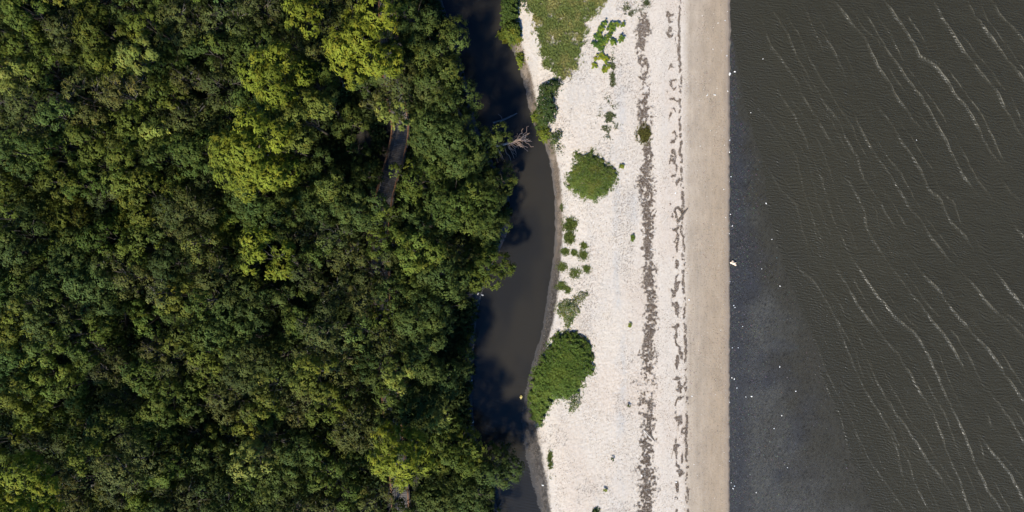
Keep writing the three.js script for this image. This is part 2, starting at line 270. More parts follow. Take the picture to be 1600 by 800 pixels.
for (let v = -30; v <= 30.01; v += 0.2) seaVs.push(v);
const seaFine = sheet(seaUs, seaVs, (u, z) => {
  const x = u + SHEAR * z, px = pxOf(x), py = pyOf(z), [h, glint] = wave(px, py), out = sstep(0, 160, px - shore(py));
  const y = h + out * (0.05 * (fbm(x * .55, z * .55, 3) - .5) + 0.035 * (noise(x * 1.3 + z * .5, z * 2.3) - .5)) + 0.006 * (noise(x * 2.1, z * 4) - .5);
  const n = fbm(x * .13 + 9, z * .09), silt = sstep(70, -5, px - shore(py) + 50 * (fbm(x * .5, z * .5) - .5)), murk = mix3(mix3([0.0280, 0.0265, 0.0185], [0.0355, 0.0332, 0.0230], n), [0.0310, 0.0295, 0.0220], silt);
  return [x, y, z, ...mix3(murk, [0.34, 0.31, 0.23], clamp(sstep(.10, 1.3, glint * (.35 + 1.1 * noise(px * .2, py * .2)))) * .6)];  // cream sun glint of the crests mixed into the water colour
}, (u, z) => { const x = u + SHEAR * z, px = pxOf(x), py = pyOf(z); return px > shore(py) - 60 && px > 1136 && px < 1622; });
const seaFar = sheet(steps(GX(1136), GX(1700), 3, GX(1130), 500), steps(-40, 40, 3, -420, 420), (x, z) => [x, -0.05, z, 0.031, 0.029, 0.020]);
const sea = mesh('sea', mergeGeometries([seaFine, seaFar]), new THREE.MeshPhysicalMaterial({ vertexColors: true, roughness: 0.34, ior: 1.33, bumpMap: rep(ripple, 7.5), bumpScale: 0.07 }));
tag(sea, 'murky olive sea with thin wave crests running in', 'water', null, 'structure');

// ---------------------------------------------------------------- foliage
class Leaves {                                                        // a growing heap of leaf blades: two triangles each
  constructor(n) { this.p = new Float32Array(n * 12); this.q = new Float32Array(n * 12); this.c = new Float32Array(n * 12); this.n = 0; this.max = n; }
  add(x, y, z, ax, ay, az, nx, ny, nz, len, wid, r, g, b) {
    if (this.n >= this.max) return;
    let d = ax * nx + ay * ny + az * nz; ax -= d * nx; ay -= d * ny; az -= d * nz; d = Math.hypot(ax, ay, az) || 1; ax /= d; ay /= d; az /= d;
    const sx = ny * az - nz * ay, sy = nz * ax - nx * az, sz = nx * ay - ny * ax, o = this.n++ * 12, { p, q, c } = this, h = len / 2, w = wid / 2, k = -.1 * len;
    p[o] = x - ax * h; p[o + 1] = y - ay * h; p[o + 2] = z - az * h;
    p[o + 3] = x + ax * k + sx * w; p[o + 4] = y + ay * k + sy * w; p[o + 5] = z + az * k + sz * w;
    p[o + 6] = x + ax * h; p[o + 7] = y + ay * h; p[o + 8] = z + az * h;
    p[o + 9] = x + ax * k - sx * w; p[o + 10] = y + ay * k - sy * w; p[o + 11] = z + az * k - sz * w;
    for (let i = 0; i < 12; i += 3) { q[o + i] = nx; q[o + i + 1] = ny; q[o + i + 2] = nz; c[o + i] = r; c[o + i + 1] = g; c[o + i + 2] = b; }
  }
  build() {
    const n = this.n, idx = new Uint32Array(n * 6);
    for (let i = 0; i < n; i++) idx.set([i * 4, i * 4 + 2, i * 4 + 1, i * 4, i * 4 + 3, i * 4 + 2], i * 6);
    return geo(this.p.slice(0, n * 12), this.q.slice(0, n * 12), this.c.slice(0, n * 12), idx);
  }
}
const leafMat = new THREE.MeshPhysicalMaterial({ vertexColors: true, roughness: 0.75, side: THREE.DoubleSide, transmission: 0.22, thickness: 0, specularIntensity: 0.22 });
const bark = new THREE.MeshStandardMaterial({ color: new THREE.Color().setRGB(0.05, 0.041, 0.032), roughness: 0.9 });
const twigMat = new THREE.MeshStandardMaterial({ color: new THREE.Color().setRGB(0.085, 0.073, 0.06), roughness: 0.9 });
const KINDS = {
  tall: { tones: [[0.116, 0.148, 0.016], [0.152, 0.172, 0.017], [0.128, 0.155, 0.016]], lobes: 2.9, lobeR: .33, tuftR: .34, per: 14, len: .38, wid: .14, spray: 1, flat: .8 },
  lime: { tones: [[0.140, 0.172, 0.028], [0.175, 0.198, 0.040]], lobes: 3.0, lobeR: .36, tuftR: .30, per: 13, len: .34, wid: .14, spray: 1, flat: .78 },
  green: { tones: [[0.072, 0.101, 0.014], [0.106, 0.126, 0.015], [0.054, 0.083, 0.015]], lobes: 2.7, lobeR: .38, tuftR: .29, per: 13, len: .26, wid: .135, spray: .5, flat: .72 },
  dark: { tones: [[0.046, 0.074, 0.017], [0.058, 0.086, 0.018], [0.076, 0.098, 0.017]], lobes: 3.0, lobeR: .38, tuftR: .27, per: 13, len: .22, wid: .125, spray: .15, flat: .75 },
  olive: { tones: [[0.068, 0.081, 0.019], [0.087, 0.096, 0.021], [0.053, 0.069, 0.018]], lobes: 3.0, lobeR: .36, tuftR: .27, per: 11, len: .22, wid: .12, spray: .35, flat: .75, twigs: 1 },
};
function crown(rand, R, K, thin = 1, tint = [1, 1, 1]) {               // the crown about its own middle
  const nl = Math.max(5, Math.round(K.lobes * R * (1.1 + .3 * rand()))), leaves = new Leaves(40000), twigs = [];
  const sway = rand() * 99, own = K.tones[Math.floor(rand() * K.tones.length)];
  for (let l = 0; l < nl; l++) {
    const az = l * 2.39996 + rand() * .8, cy = l === 0 ? 1 : 1 - 1.4 * ((l + rand() * .7) / nl), sy = Math.sqrt(Math.max(0, 1 - cy * cy));
    const reach = R * (.56 + .36 * noise(Math.cos(az) * 1.4 + sway, Math.sin(az) * 1.4)) * (.8 + .35 * rand()), rl = R * K.lobeR * (.55 + .75 * rand());
    const lx = Math.cos(az) * sy * reach, lz = Math.sin(az) * sy * reach, ly = cy * R * .62 + (rand() - .5) * .35 * R;
    const tone = mix3(own, K.tones[Math.floor(rand() * K.tones.length)], .45), bri = .84 + .32 * rand();
    const nt = Math.round(2 * Math.PI * rl * rl / (Math.PI * K.tuftR * K.tuftR) * 1.35 * thin);
    if (K.twigs) for (let k = 0; k < 5; k++) { const a2 = rand() * 6.3, e = [lx + Math.cos(a2) * rl * .95, ly + rl * (.25 + .5 * rand()), lz + Math.sin(a2) * rl * .95]; twigs.push(tube(bent(rand, [lx * .5, ly - rl * .6, lz * .5], e, .05, .012, 3, .16), 4)); }
    for (let t = 0; t < nt; t++) {
      const a = rand() * 6.2832, c = 1 - 1.35 * rand(), s = Math.sqrt(1 - c * c), rr = rl * (.62 + .48 * Math.sqrt(rand()));
      const dx = Math.cos(a) * s, dy = c, dz = Math.sin(a) * s, tx = lx + dx * rr, ty = ly + dy * rr * K.flat, tz = lz + dz * rr, tb = bri * (.84 + .32 * rand()), yel = rand();
      for (let i = 0; i < K.per; i++) {
        const b = rand() * 6.2832, e = 1 - 1.5 * rand(), f = Math.sqrt(Math.max(0, 1 - e * e)), q = K.tuftR * (.45 + .6 * rand()), ux = Math.cos(b) * f, uy = e, uz = Math.sin(b) * f;
        let nx = ux * .5 + dx * .85 + (rand() - .5) * .45, ny = uy * .45 + dy * .6 + .36 + (rand() - .5) * .5, nz = uz * .5 + dz * .85 + (rand() - .5) * .45, d = Math.hypot(nx, ny, nz) || 1; nx /= d; ny /= d; nz /= d;
        const k = K.spray, ax = lerp(rand() - .5, ux + dx * .6, k), ay = lerp(rand() - .5, uy * .5 - .1, k), az2 = lerp(rand() - .5, uz + dz * .6, k), j = tb * (.8 + .4 * rand()), w = yel > .82 ? .35 : 0, z = .75 + .5 * rand();
        leaves.add(tx + ux * q, ty + uy * q * .8, tz + uz * q, ax, ay, az2, nx, ny, nz, K.len * z, K.wid * z, tone[0] * j * (1 + w * .7) * tint[0], tone[1] * j * (1 + w * .2) * tint[1], tone[2] * j * tint[2]);
      }
    }
  }
  return [leaves.build(), twigs];
}
let seedNow = 100;
const walkway = [[606, -12], [608, 40], [610, 90], [615, 130], [623, 172], [627, 205], [617, 255], [604, 300], [596, 360], [597, 440], [604, 540], [614, 640], [624, 740], [629, 812]], walkX = curve(walkway.map(([x, y]) => [y, x]));
function tree(name, px, py, r, h, kind, label, group, thin = 1, tint) {
  const rand = rngOf(seedNow += 7919), R = r * M * (EYE - h * .85) / EYE, K = KINDS[kind], cy = Math.max(R * .55, h - R * .75);
  const cx = GX(px, cy), cz = GZ(py, cy);
  let bx = cx + (rand() - .5) * .8, bz = cz + (rand() - .5) * .8;
  const bank = GX(creekL(pyOf(bz)) - 8); if (bx > bank && px < 820) bx = bank - rand() * .6;       // rooted on the bank, leaning over the water
  const by = groundY(bx, bz) - .06, o = base(name, bx, by, bz);
  tag(o, label, 'tree', group);
  const top = [cx - bx, cy - by, cz - bz], r0 = .07 + .035 * R, parts = [tube(bent(rand, [0, 0, 0], [top[0], top[1] - R * .1, top[2]], r0 * 1.25, r0 * .45, 6, .05), 7)];
  for (let i = 0; i < 6; i++) { const a = i * 1.05 + rand(), t = .5 + .3 * rand(), L = R * (.5 + .35 * rand()); parts.push(tube(bent(rand, [top[0] * t, top[1] * t, top[2] * t], [top[0] + Math.cos(a) * L, top[1] + R * (.1 + .3 * rand()), top[2] + Math.sin(a) * L], r0 * .5, .02, 4, .12), 5)); }
  mesh('trunk', mergeGeometries(parts), bark, o);
  const [g, tw] = crown(rand, R, K, thin, tint), c = mesh('crown', g, leafMat, o); c.position.set(...top);
  if (tw.length) { const t = mesh('twigs', mergeGeometries(tw), twigMat, c); t.userData.kind = 'stuff'; }
  return o;
}
// trees that can be told apart: [x, y, crown radius, height, kind, label]
const known = [
  [432, 122, 56, 12.5, 'tall', 'upper of the two tall yellow green trees standing free left of centre in the forest'],
  [397, 236, 68, 13.5, 'tall', 'largest tall yellow green tree with a broad ragged crown, left of the boardwalk'],
  [570, 66, 70, 13, 'tall', 'tall bright lime tree with wide crown at the top, left of the upper boardwalk'],
  [480, 24, 36, 11.5, 'tall', 'pale yellow green tree at the top edge beside the bright lime tree'],
  [42, 768, 64, 15, 'tall', 'bright yellow green tree cut by the bottom left corner of the photo'],
  [636, 712, 52, 12.5, 'tall', 'bright lime tree above the lower end of the boardwalk'],
  [628, 588, 27, 11.5, 'lime', 'small pale lime treetop poking out of dark canopy above the lower boardwalk'],
  [418, 397, 45, 12, 'tall', 'bright yellow green tree in the middle of the forest below the largest tall tree'],
  [392, 722, 33, 11, 'lime', 'small lime tree with jutting sprays near the bottom centre of the forest'],
  [514, 162, 22, 9.5, 'lime', 'small round lime treetop beside the dark clearing left of the boardwalk'],
  [616, 181, 26, 9.5, 'lime', 'small yellow green tree hanging over the upper end of the open boardwalk'],
  [690, 655, 20, 9, 'lime', 'little lime treetop just above the bright tree over the lower boardwalk'],
  [490, 84, 22, 9.5, 'olive', 'tan brown half bare treetop between the two tall trees at the top'],
  [300, 335, 48, 9, 'olive', 'round olive brown tree with thin foliage left of the yellow green tree in the middle'],
  [630, 136, 48, 9, 'olive', 'olive tree partly covering the upper boardwalk'],
  [776, 216, 26, 6.5, 'dark', 'low dark green mangrove beside the fallen dead tree at the creek'],
  [787, 281, 27, 3, 'dark', 'round dark green mangrove jutting into the creek below the fallen dead tree'],
  [774, 326, 26, 3.2, 'dark', 'low mangrove on the muddy left bank at the narrowest part of the creek'],
  [768, 362, 32, 4.6, 'dark', 'shaded mangrove on the creek bank above the yellowish leaning one'],
  [758, 416, 40, 6, 'green', 'yellowish green mangrove leaning over the creek at its widest bulge'],
  [733, 546, 19, 3.6, 'dark', 'small dark mangrove poking out from the bank over the lower creek'],
  [775, 733, 40, 5.5, 'dark', 'dark green mangrove bulging farthest into the creek at the bottom'],
  [718, 352 - 30, 54, 9.8, 'green', 'large sunlit mangrove to the right of the open boardwalk'],
  [650, 283, 38, 9, 'green', 'yellowish mangrove crowding the right side of the open boardwalk'],
  [702, 238, 58, 9, 'dark', 'broad dark green mangrove between the open boardwalk and the fallen dead tree'],
  [688, 82, 50, 9, 'dark', 'broad dark mangrove along the creek at the top, right of the bright lime tree'],
  [600, 336, 29, 9, 'green', 'small sunlit tree just below the lower end of the open boardwalk'],
  [690, 425, 44, 9, 'dark', 'rounded dark mangrove left of the yellowish one leaning over the creek'],
  [168, 668, 34, 9.5, 'green', 'sunlit tree with layered branches in the lower left of the forest'],
  [716, 705, 46, 7.4, 'green', 'sunlit mangrove left of the one bulging farthest into the creek'],
];
for (const [x, y, r, h, k, label] of known) tree(k === 'dark' || k === 'olive' ? 'mangrove_tree' : k === 'tall' ? 'tall_tree' : 'forest_tree', x, y, r, h, k, label, null, k === 'olive' ? 1.4 : 1, k === 'tall' ? [1.12, 1.08, .9] : undefined);
// the closed canopy: placed trees, then the gaps filled
const canopy = [
  [613, 82, 26, 8.5, 'dark'], [607, 600, 27, 8.5, 'dark'], [622, 752, 22, 7.5, 'olive'], [612, 655, 28, 8, 'dark'], [604, 395, 26, 8, 'green'],
  [292, 28, 40, 9, 'olive'], [326, 78, 30, 9.5, 'green'], [345, 135, 44, 8, 'olive'], [208, 436, 34, 9, 'olive'], [335, 432, 48, 8.5, 'olive'], [358, 616, 40, 8, 'olive'], [276, 570, 36, 9, 'olive'], [322, 550, 28, 9.5, 'green'], [262, 622, 40, 9, 'green'],
  [562, 664, 42, 8.5, 'olive'], [508, 634, 34, 9, 'green'], [546, 398, 34, 8.5, 'olive'], [524, 452, 30, 9, 'olive'], [474, 424, 28, 8.5, 'olive'], [640, 20, 36, 9, 'dark'], [712, 164, 38, 8, 'dark'], [676, 196, 36, 8.5, 'dark'], [664, 352, 38, 8.5, 'dark'],
  [698, 482, 36, 7.5, 'dark'], [650, 500, 46, 9, 'dark'], [612, 450, 34, 8.5, 'green'], [700, 592, 32, 7, 'dark'], [662, 548, 42, 9, 'dark'], [600, 542, 38, 8.5, 'dark'], [652, 636, 40, 8, 'dark'], [690, 764, 44, 7, 'dark'], [744, 778, 34, 5.5, 'dark'],
  [644, 794, 30, 7.5, 'dark'], [610, 44, 24, 9, 'dark'], [588, 776, 30, 8, 'olive'], [543, 782, 28, 8.5, 'green'], [508, 744, 32, 8.5, 'green'], [440, 560, 40, 8.5, 'dark'], [530, 565, 36, 8.5, 'olive'], [410, 480, 34, 8.5, 'dark'], [468, 500, 28, 8.5, 'green'], [420, 640, 36, 9, 'green'], [440, 760, 38, 8, 'dark'],
  [560, 330, 36, 9.5, 'dark'], [505, 330, 36, 7.5, 'dark'], [450, 335, 32, 7.5, 'dark'], [566, 130, 26, 7, 'dark'], [572, 275, 24, 4.5, 'dark'], [545, 195, 30, 4.5, 'dark'], [500, 260, 28, 5, 'dark'], [560, 235, 22, 3.6, 'dark'], [680, 130, 34, 8.5, 'dark'], [730, 300, 30, 8, 'dark'],
  [300, 190, 44, 8, 'olive'], [215, 190, 40, 9, 'green'], [145, 215, 36, 9, 'green'], [70, 110, 40, 9, 'green'], [25, 120, 34, 9, 'lime'], [165, 100, 34, 9.5, 'green'], [110, 50, 38, 9, 'olive'], [228, 40, 34, 9, 'green'],
];
for (let y = 338, i = 0; y < 705; y += 40, i++) canopy.push([walkX(y) + (i % 2 ? 7 : -5), y, 25 + 4 * (i % 3), 8 + .5 * (i % 4), ['dark', 'green', 'olive'][i % 3]]);
const placed = [...known, ...canopy].map(([x, y, r]) => [x, y, r]);
const openSpots = [[620, 250, 42], [604, 130, 12], [634, 768, 12], [545, 215, 34]];
const KN = { lime: 'bright lime', green: 'mid green', dark: 'dark green', olive: 'olive brown' }, kindName = { lime: 'forest_tree', green: 'forest_tree', dark: 'mangrove_tree', olive: 'mangrove_tree' };
const place = (x, y) => (y < 200 ? 'top' : y < 400 ? 'upper' : y < 600 ? 'lower' : 'bottom') + ' ' + (x < 200 ? 'far left' : x < 400 ? 'left' : x < 600 ? 'centre' : 'creek side') + ' canopy';
const rest = canopy.map(([x, y, r, h, k]) => ({ x, y, r, h, k, thin: 1 }));
{
  const rand = rngOf(4242), edge = (y) => creekL(y) - 46 - 16 * sstep(430, 470, y) * sstep(690, 660, y);
  for (let t = 0; t < 9000; t++) {
    const x = -60 + rand() * 820, y = -45 + rand() * 905, r = (31 + 22 * rand()) * (t < 2500 ? 1 : .72), q = rand(), q2 = rand();
    if (x > edge(y) || openSpots.some(([a, b, c]) => Math.hypot(x - a, y - b) < c + r)) continue;
    if (placed.some(([a, b, c]) => Math.hypot(x - a, y - b) < (c + r) * .6)) continue;
    const k = x < 340 ? (q < .58 ? 'green' : q < .82 ? 'olive' : q < .95 ? 'dark' : 'lime') : q < .42 ? 'dark' : q < .72 ? 'green' : 'olive', off = x < -25 || y < -25 || y > 825;
    placed.push([x, y, r]); rest.push({ x, y, r, h: 4.8 + 4.2 * q2 + 3.4 * sstep(.3, .75, noise(x * .014 + 5, y * .014)), k, thin: off ? .4 : 1, off, tint: ((b) => [b * (.9 + .2 * rand()), b * (.96 + .1 * rand()), b * (.9 + .3 * rand())])(.78 + .52 * rand()) });
  }
  const sets = new Map(), NUM = ['', 'one', 'two', 'three', 'four', 'five', 'six', 'seven', 'eight', 'nine', 'ten', 'eleven', 'twelve'], ORD = ['first', 'second', 'third', 'fourth', 'fifth', 'sixth', 'seventh', 'eighth', 'ninth', 'tenth', 'eleventh', 'twelfth'];
  for (const t of rest) {
    const size = t.r < 28 ? 'small' : t.r < 36 ? 'middling' : 'large';
    t.kind = t.off ? `${KN[t.k]} forest tree beyond the ${t.x < -25 ? 'left' : t.y < 0 ? 'top' : 'bottom'} edge of the view` : `${size} ${KN[t.k]} tree`; t.where = t.off ? '' : place(t.x, t.y);
    const key = t.kind + t.where; if (!sets.has(key)) sets.set(key, []); sets.get(key).push(t);
  }
  for (const list of sets.values()) {
    list.sort((a, b) => a.x - b.x);
    list.forEach((t, i) => { t.label = t.off ? t.kind : list.length === 1 ? `only ${t.kind} in the ${t.where}` : `${ORD[i]} from left of ${NUM[list.length]} ${t.kind}s in the ${t.where}`; });
  }
  for (const { x, y, r, h, k, thin, tint, label, off } of rest) tree(kindName[k], x, y, r, h, k, label, off ? label.replace('tree', 'trees') : `${KN[k]} trees of the closed canopy`, thin, tint);
}
{ // undergrowth between the trunks: one uncountable mass of low leaves
  const rand = rngOf(606), L = new Leaves(46); for (let i = 0; i < 46; i++) { const a = rand() * 6.28, c = rand(), q = .55 * Math.sqrt(rand()), nx = (rand() - .5), nz = (rand() - .5), d = Math.hypot(nx, .8, nz); L.add(Math.cos(a) * q, .05 + .6 * c * (1 - q), Math.sin(a) * q, Math.cos(a), .1, Math.sin(a), nx / d, .8 / d, nz / d, .3, .15, 1, 1, 1); }
  const spots = []; for (let i = 0; i < 15000; i++) { const px = -80 + rand() * 880, py = -60 + rand() * 930; if (px > creekL(py) - 10 || Math.abs(px - walkX(py)) < 26) continue; if (fbm(px * .03, py * .03) < .3) continue; spots.push([px, py]); }
  const o = new THREE.InstancedMesh(L.build(), new THREE.MeshPhysicalMaterial({ roughness: .8, side: THREE.DoubleSide, transmission: .2, thickness: 0, specularIntensity: .2 }), spots.length), m4 = new THREE.Matrix4(), q = new THREE.Quaternion(), c = new THREE.Color(), up = new THREE.Vector3(0, 1, 0);
  spots.forEach(([px, py], i) => { const x = GX(px), z = GZ(py), s = .8 + .9 * rand(), j = .7 + .6 * rand(); q.setFromAxisAngle(up, rand() * 6.28); m4.compose(new THREE.Vector3(x, landY(px, py) - .03, z), q, new THREE.Vector3(s, s * (1 + rand()), s)); o.setMatrixAt(i, m4); o.setColorAt(i, c.setRGB(.038 * j, .055 * j, .014 * j)); });
  o.name = 'undergrowth'; o.castShadow = o.receiveShadow = true; scene.add(o); tag(o, 'dark green undergrowth covering the forest floor between the trees', 'undergrowth', null, 'stuff');
}

// ---------------------------------------------------------------- plants on the sand
function inside(poly, x, y) { let k = false; for (let i = 0, j = poly.length - 1; i < poly.length; j = i++) { const [xi, yi] = poly[i], [xj, yj] = poly[j]; if ((yi > y) !== (yj > y) && x < (xj - xi) * (y - yi) / (yj - yi) + xi) k = !k; } return k; }
function edgeDist(poly, x, y) { let m = 1e9; for (let i = 0, j = poly.length - 1; i < poly.length; j = i++) { const [ax, ay] = poly[j], [bx, by] = poly[i], L = (bx - ax) ** 2 + (by - ay) ** 2, t = clamp(((x - ax) * (bx - ax) + (y - ay) * (by - ay)) / L); m = Math.min(m, Math.hypot(x - ax - (bx - ax) * t, y - ay - (by - ay) * t)); } return m; }
const ring = (x, y, rx, ry = rx, seed = 1) => { const o = []; for (let i = 0; i < 14; i++) { const a = i / 14 * 6.2832, k = .78 + .44 * hash(i, seed); o.push([x + Math.cos(a) * rx * k, y + Math.sin(a) * ry * k]); } return o; };
const stemMat = new THREE.MeshStandardMaterial({ color: new THREE.Color().setRGB(0.12, 0.1, 0.06), roughness: 0.9 });
function mound(name, label, poly, h, per, tones, { len = .16, wid = .07, upright = .2, soft = 12, group, category = 'shrub' } = {}) {
  const rand = rngOf(seedNow += 7919), xs = poly.map((p) => p[0]), ys = poly.map((p) => p[1]), x0 = Math.min(...xs), x1 = Math.max(...xs), y0 = Math.min(...ys), y1 = Math.max(...ys), mx = (x0 + x1) / 2, my = (y0 + y1) / 2;
  const bx = GX(mx), bz = GZ(my), by = groundY(bx, bz), o = base(name, bx, by, bz); tag(o, label, category, group);
  const n = Math.round((x1 - x0) * (y1 - y0) * M * M * per), L = new Leaves(n + 10);
  for (let i = 0; i < n; i++) {
    const px = lerp(x0 - 6, x1 + 6, rand()), py = lerp(y0 - 6, y1 + 6, rand()), wx = px + 9 * (noise(px * .28, py * .28) - .5), wy = py + 9 * (noise(px * .28 + 50, py * .28) - .5);
    const isIn = inside(poly, wx, wy), ed = edgeDist(poly, wx, wy); if (!isIn && (ed > 5 || rand() > .3 * (1 - ed / 6))) continue;
    const e = isIn ? ed : 0, clump = fbm(px * .22 + 9, py * .22, 2), dome = h * Math.sqrt(clamp(e / soft)) * (.78 + .4 * clump), x = GX(px), z = GZ(py), gy = groundY(x, z);
    const y = gy + .03 + dome * (.55 + .45 * Math.sqrt(rand())), a = rand() * 6.2832, lean = upright, out = Math.atan2(py - my, px - mx);
    let nx = (rand() - .5) * 1.1 + .35 * Math.cos(out) * (1 - e / (e + soft)), ny = .7 + (rand() - .5) * .5, nz = (rand() - .5) * 1.1 + .35 * Math.sin(out) * (1 - e / (e + soft)), d = Math.hypot(nx, ny, nz); nx /= d; ny /= d; nz /= d;
    const t = tones[Math.floor(clamp(fbm(px * .09 + 3, py * .09 + 8) * 1.6 - .3) * .999 * tones.length)], j = .65 + .7 * rand(), s = .7 + .6 * rand();
    L.add(x - bx, y - by, z - bz, Math.cos(a), lean * 2 * rand(), Math.sin(a), nx, ny, nz, len * s, wid * s, t[0] * j, t[1] * j, t[2] * j);
  }
  mesh('foliage', L.build(), leafMat, o);
  const st = []; for (let i = 0; i < 5; i++) { const a = i * 1.3 + rand(), l = Math.min(x1 - x0, y1 - y0) * M * .3; st.push(tube(bent(rand, [0, -.05, 0], [Math.cos(a) * l, h * .45, Math.sin(a) * l], .02, .006, 3, .15), 4)); }
  mesh('stem', mergeGeometries(st), stemMat, o);
  return o;
}
function tuft(name, label, px, py, r, h, n, tones, { group, wid = .035, rx = 1, ry = 1, gap = .3, category = 'plant' } = {}) {   // a tuft of bent blades rising from the sand
  const rand = rngOf(seedNow += 7919), bx = GX(px), bz = GZ(py), by = groundY(bx, bz), R = r * M, pos = [], col = [], idx = [];
  for (let i = 0; i < n; i++) {
    const a = rand() * 6.2832, q = Math.sqrt(-Math.log(1 - rand() * .985)) * .56, ox = Math.cos(a) * q * R * .95 * rx, oz = Math.sin(a) * q * R * .95 * ry, b = rand() * 6.2832, l = (.1 + .16 * rand()), H = h * (.35 + .85 * rand()) * Math.max(.3, 1.1 - .5 * q), w = wid * (.7 + .6 * rand());
    if (fbm((bx + ox) * 2.1 + px, (bz + oz) * 2.1, 3) < gap + .12 * q * q) continue;
    const gy = groundY(bx + ox, bz + oz) - by - .01, t = tones[Math.floor(rand() * tones.length)], j = .7 + .6 * rand(), sx = -Math.sin(b) * w / 2, sz = Math.cos(b) * w / 2, cx = Math.cos(b), cz = Math.sin(b), k = pos.length / 3;
    pos.push(ox - sx, gy, oz - sz, ox + sx, gy, oz + sz, ox + cx * l * .45 - sx, gy + H * .8, oz + cz * l * .45 - sz, ox + cx * l * .45 + sx, gy + H * .8, oz + cz * l * .45 + sz, ox + cx * l, gy + H * .75, oz + cz * l);
    for (let c = 0; c < 5; c++) col.push(t[0] * j, t[1] * j, t[2] * j);
    idx.push(k, k + 1, k + 2, k + 1, k + 3, k + 2, k + 2, k + 3, k + 4);
  }
  const o = mesh(name, geo(pos, null, col, idx), leafMat); o.position.set(bx, by, bz);
  return tag(o, label, category, group);
}
const UNITS = ['', 'first', 'second', 'third', 'fourth', 'fifth', 'sixth', 'seventh', 'eighth', 'ninth', 'tenth', 'eleventh', 'twelfth', 'thirteenth', 'fourteenth', 'fifteenth', 'sixteenth', 'seventeenth', 'eighteenth', 'nineteenth', 'twentieth'];
const nth = (n) => n <= 20 ? UNITS[n] : n === 30 ? 'thirtieth' : (n < 30 ? 'twenty-' : 'thirty-') + UNITS[n % 10], down = (list) => [...list].sort((a, b) => a[1] - b[1]);
const GREEN = [[0.075, 0.108, 0.022], [0.100, 0.132, 0.026], [0.125, 0.140, 0.030]], DEEP = [[0.038, 0.066, 0.017], [0.050, 0.080, 0.019], [0.066, 0.094, 0.020]], LIME = [[0.15, 0.18, 0.020], [0.12, 0.16, 0.018], [0.18, 0.19, 0.025]], DUSTY = [[0.085, 0.10, 0.04], [0.11, 0.115, 0.05], [0.065, 0.085, 0.03]];
mound('creeper_mound', 'round spreading green mound of beach creeper alone on the white sand', [[898, 241], [912, 246], [922, 237], [938, 250], [955, 262], [963, 276], [956, 293], [945, 303], [928, 313], [912, 309], [896, 301], [886, 288], [890, 268], [899, 256]], .5, 900, [[0.090, 0.130, 0.024], [0.112, 0.150, 0.026], [0.136, 0.156, 0.028]], { len: .15, wid: .055, upright: .3, soft: 16 });
mound('creeper_mound', 'large dark green bush on the creek edge of the lower beach', [[868, 523], [890, 517], [908, 525], [921, 540], [926, 560], [925, 582], [912, 588], [905, 605], [890, 618], [862, 622], [852, 645], [842, 662], [832, 652], [828, 620], [832, 590], [845, 560], [858, 540]], .8, 900, [[0.080, 0.128, 0.022], [0.096, 0.146, 0.024], [0.118, 0.162, 0.026]], { len: .14, wid: .075, soft: 16 });
mound('creeper_mound', 'ragged low creeper just right of the large dark bush on the lower beach', [[884, 622], [892, 614], [903, 613], [908, 622], [902, 636], [891, 641], [886, 634], [894, 628]], .3, 380, GREEN, { soft: 7 });
mound('shore_shrub', 'dark shaggy shrub on the bank just right of the creek, below the grass patch', [[846, 136], [860, 130], [876, 133], [874, 143], [866, 152], [867, 180], [858, 196], [850, 206], [838, 202], [840, 180], [839, 160]], 1.0, 560, DEEP, { len: .2, wid: .08, upright: .4, soft: 10 });
mound('shore_shrub', 'tiny yellow green shrub at the waterside left of the dark shaggy shrub', ring(833, 184, 7, 8, 3), .7, 700, LIME, { len: .18, wid: .1, soft: 6 });
mound('shore_shrub', 'yellow green shrub on the creek bank facing the fallen dead tree', ring(847, 212, 13, 12, 4), 1.1, 620, LIME, { len: .2, wid: .11, soft: 8 });
mound('shore_shrub', 'small dark shrub touching the yellow green one facing the fallen dead tree', ring(868, 217, 9, 11, 5), .6, 600, DEEP, { len: .2, wid: .08, upright: .4, soft: 8 });
mound('shore_shrub', 'smallest dark tuft of shrub below the pair facing the fallen dead tree', ring(871, 234, 7, 5, 6), .4, 560, DEEP, { len: .18, wid: .07, upright: .4, soft: 6 });
mound('shore_shrub', 'green shrub at the top edge on the right bank of the creek', ring(794, 18, 14, 28, 7), 1.3, 560, [[0.05, 0.08, 0.016], [0.07, 0.105, 0.018]], { len: .24, wid: .13, soft: 10 });
mound('shore_shrub', 'yellow tinged round shrub hanging over the right side of the upper creek', ring(794, 55, 17, 18, 8), 1.5, 560, [[0.075, 0.105, 0.016], [0.11, 0.135, 0.018], [0.15, 0.15, 0.018]], { len: .24, wid: .13, soft: 11 });
mound('shore_shrub', 'small round lime shrub standing at the edge of the upper creek', ring(811, 95, 9, 10, 9), .9, 640, LIME, { len: .22, wid: .12, soft: 7 });
mound('shore_shrub', 'shrub at the top edge between the creek and the grass patch', ring(818, 4, 8, 10, 10), .6, 520, DEEP, { soft: 7 });
mound('beach_creeper', 'straggling green creeper above the large dark bush near the creek', [[870, 482], [880, 470], [894, 468], [900, 458], [918, 455], [912, 466], [904, 474], [904, 488], [896, 494], [892, 508], [882, 512], [880, 496]], .32, 380, GREEN, { soft: 8 });
for (const [x, y, r, label] of [[890, 352, 13, 'largest green grass tuft at the sand edge below the round creeper mound'], [889, 372, 9, 'green grass tuft just below the largest tuft at the sand edge']]) tuft('grass_tuft', label, x, y, r * 1.15, .26, 1000, GREEN, { wid: .045 });
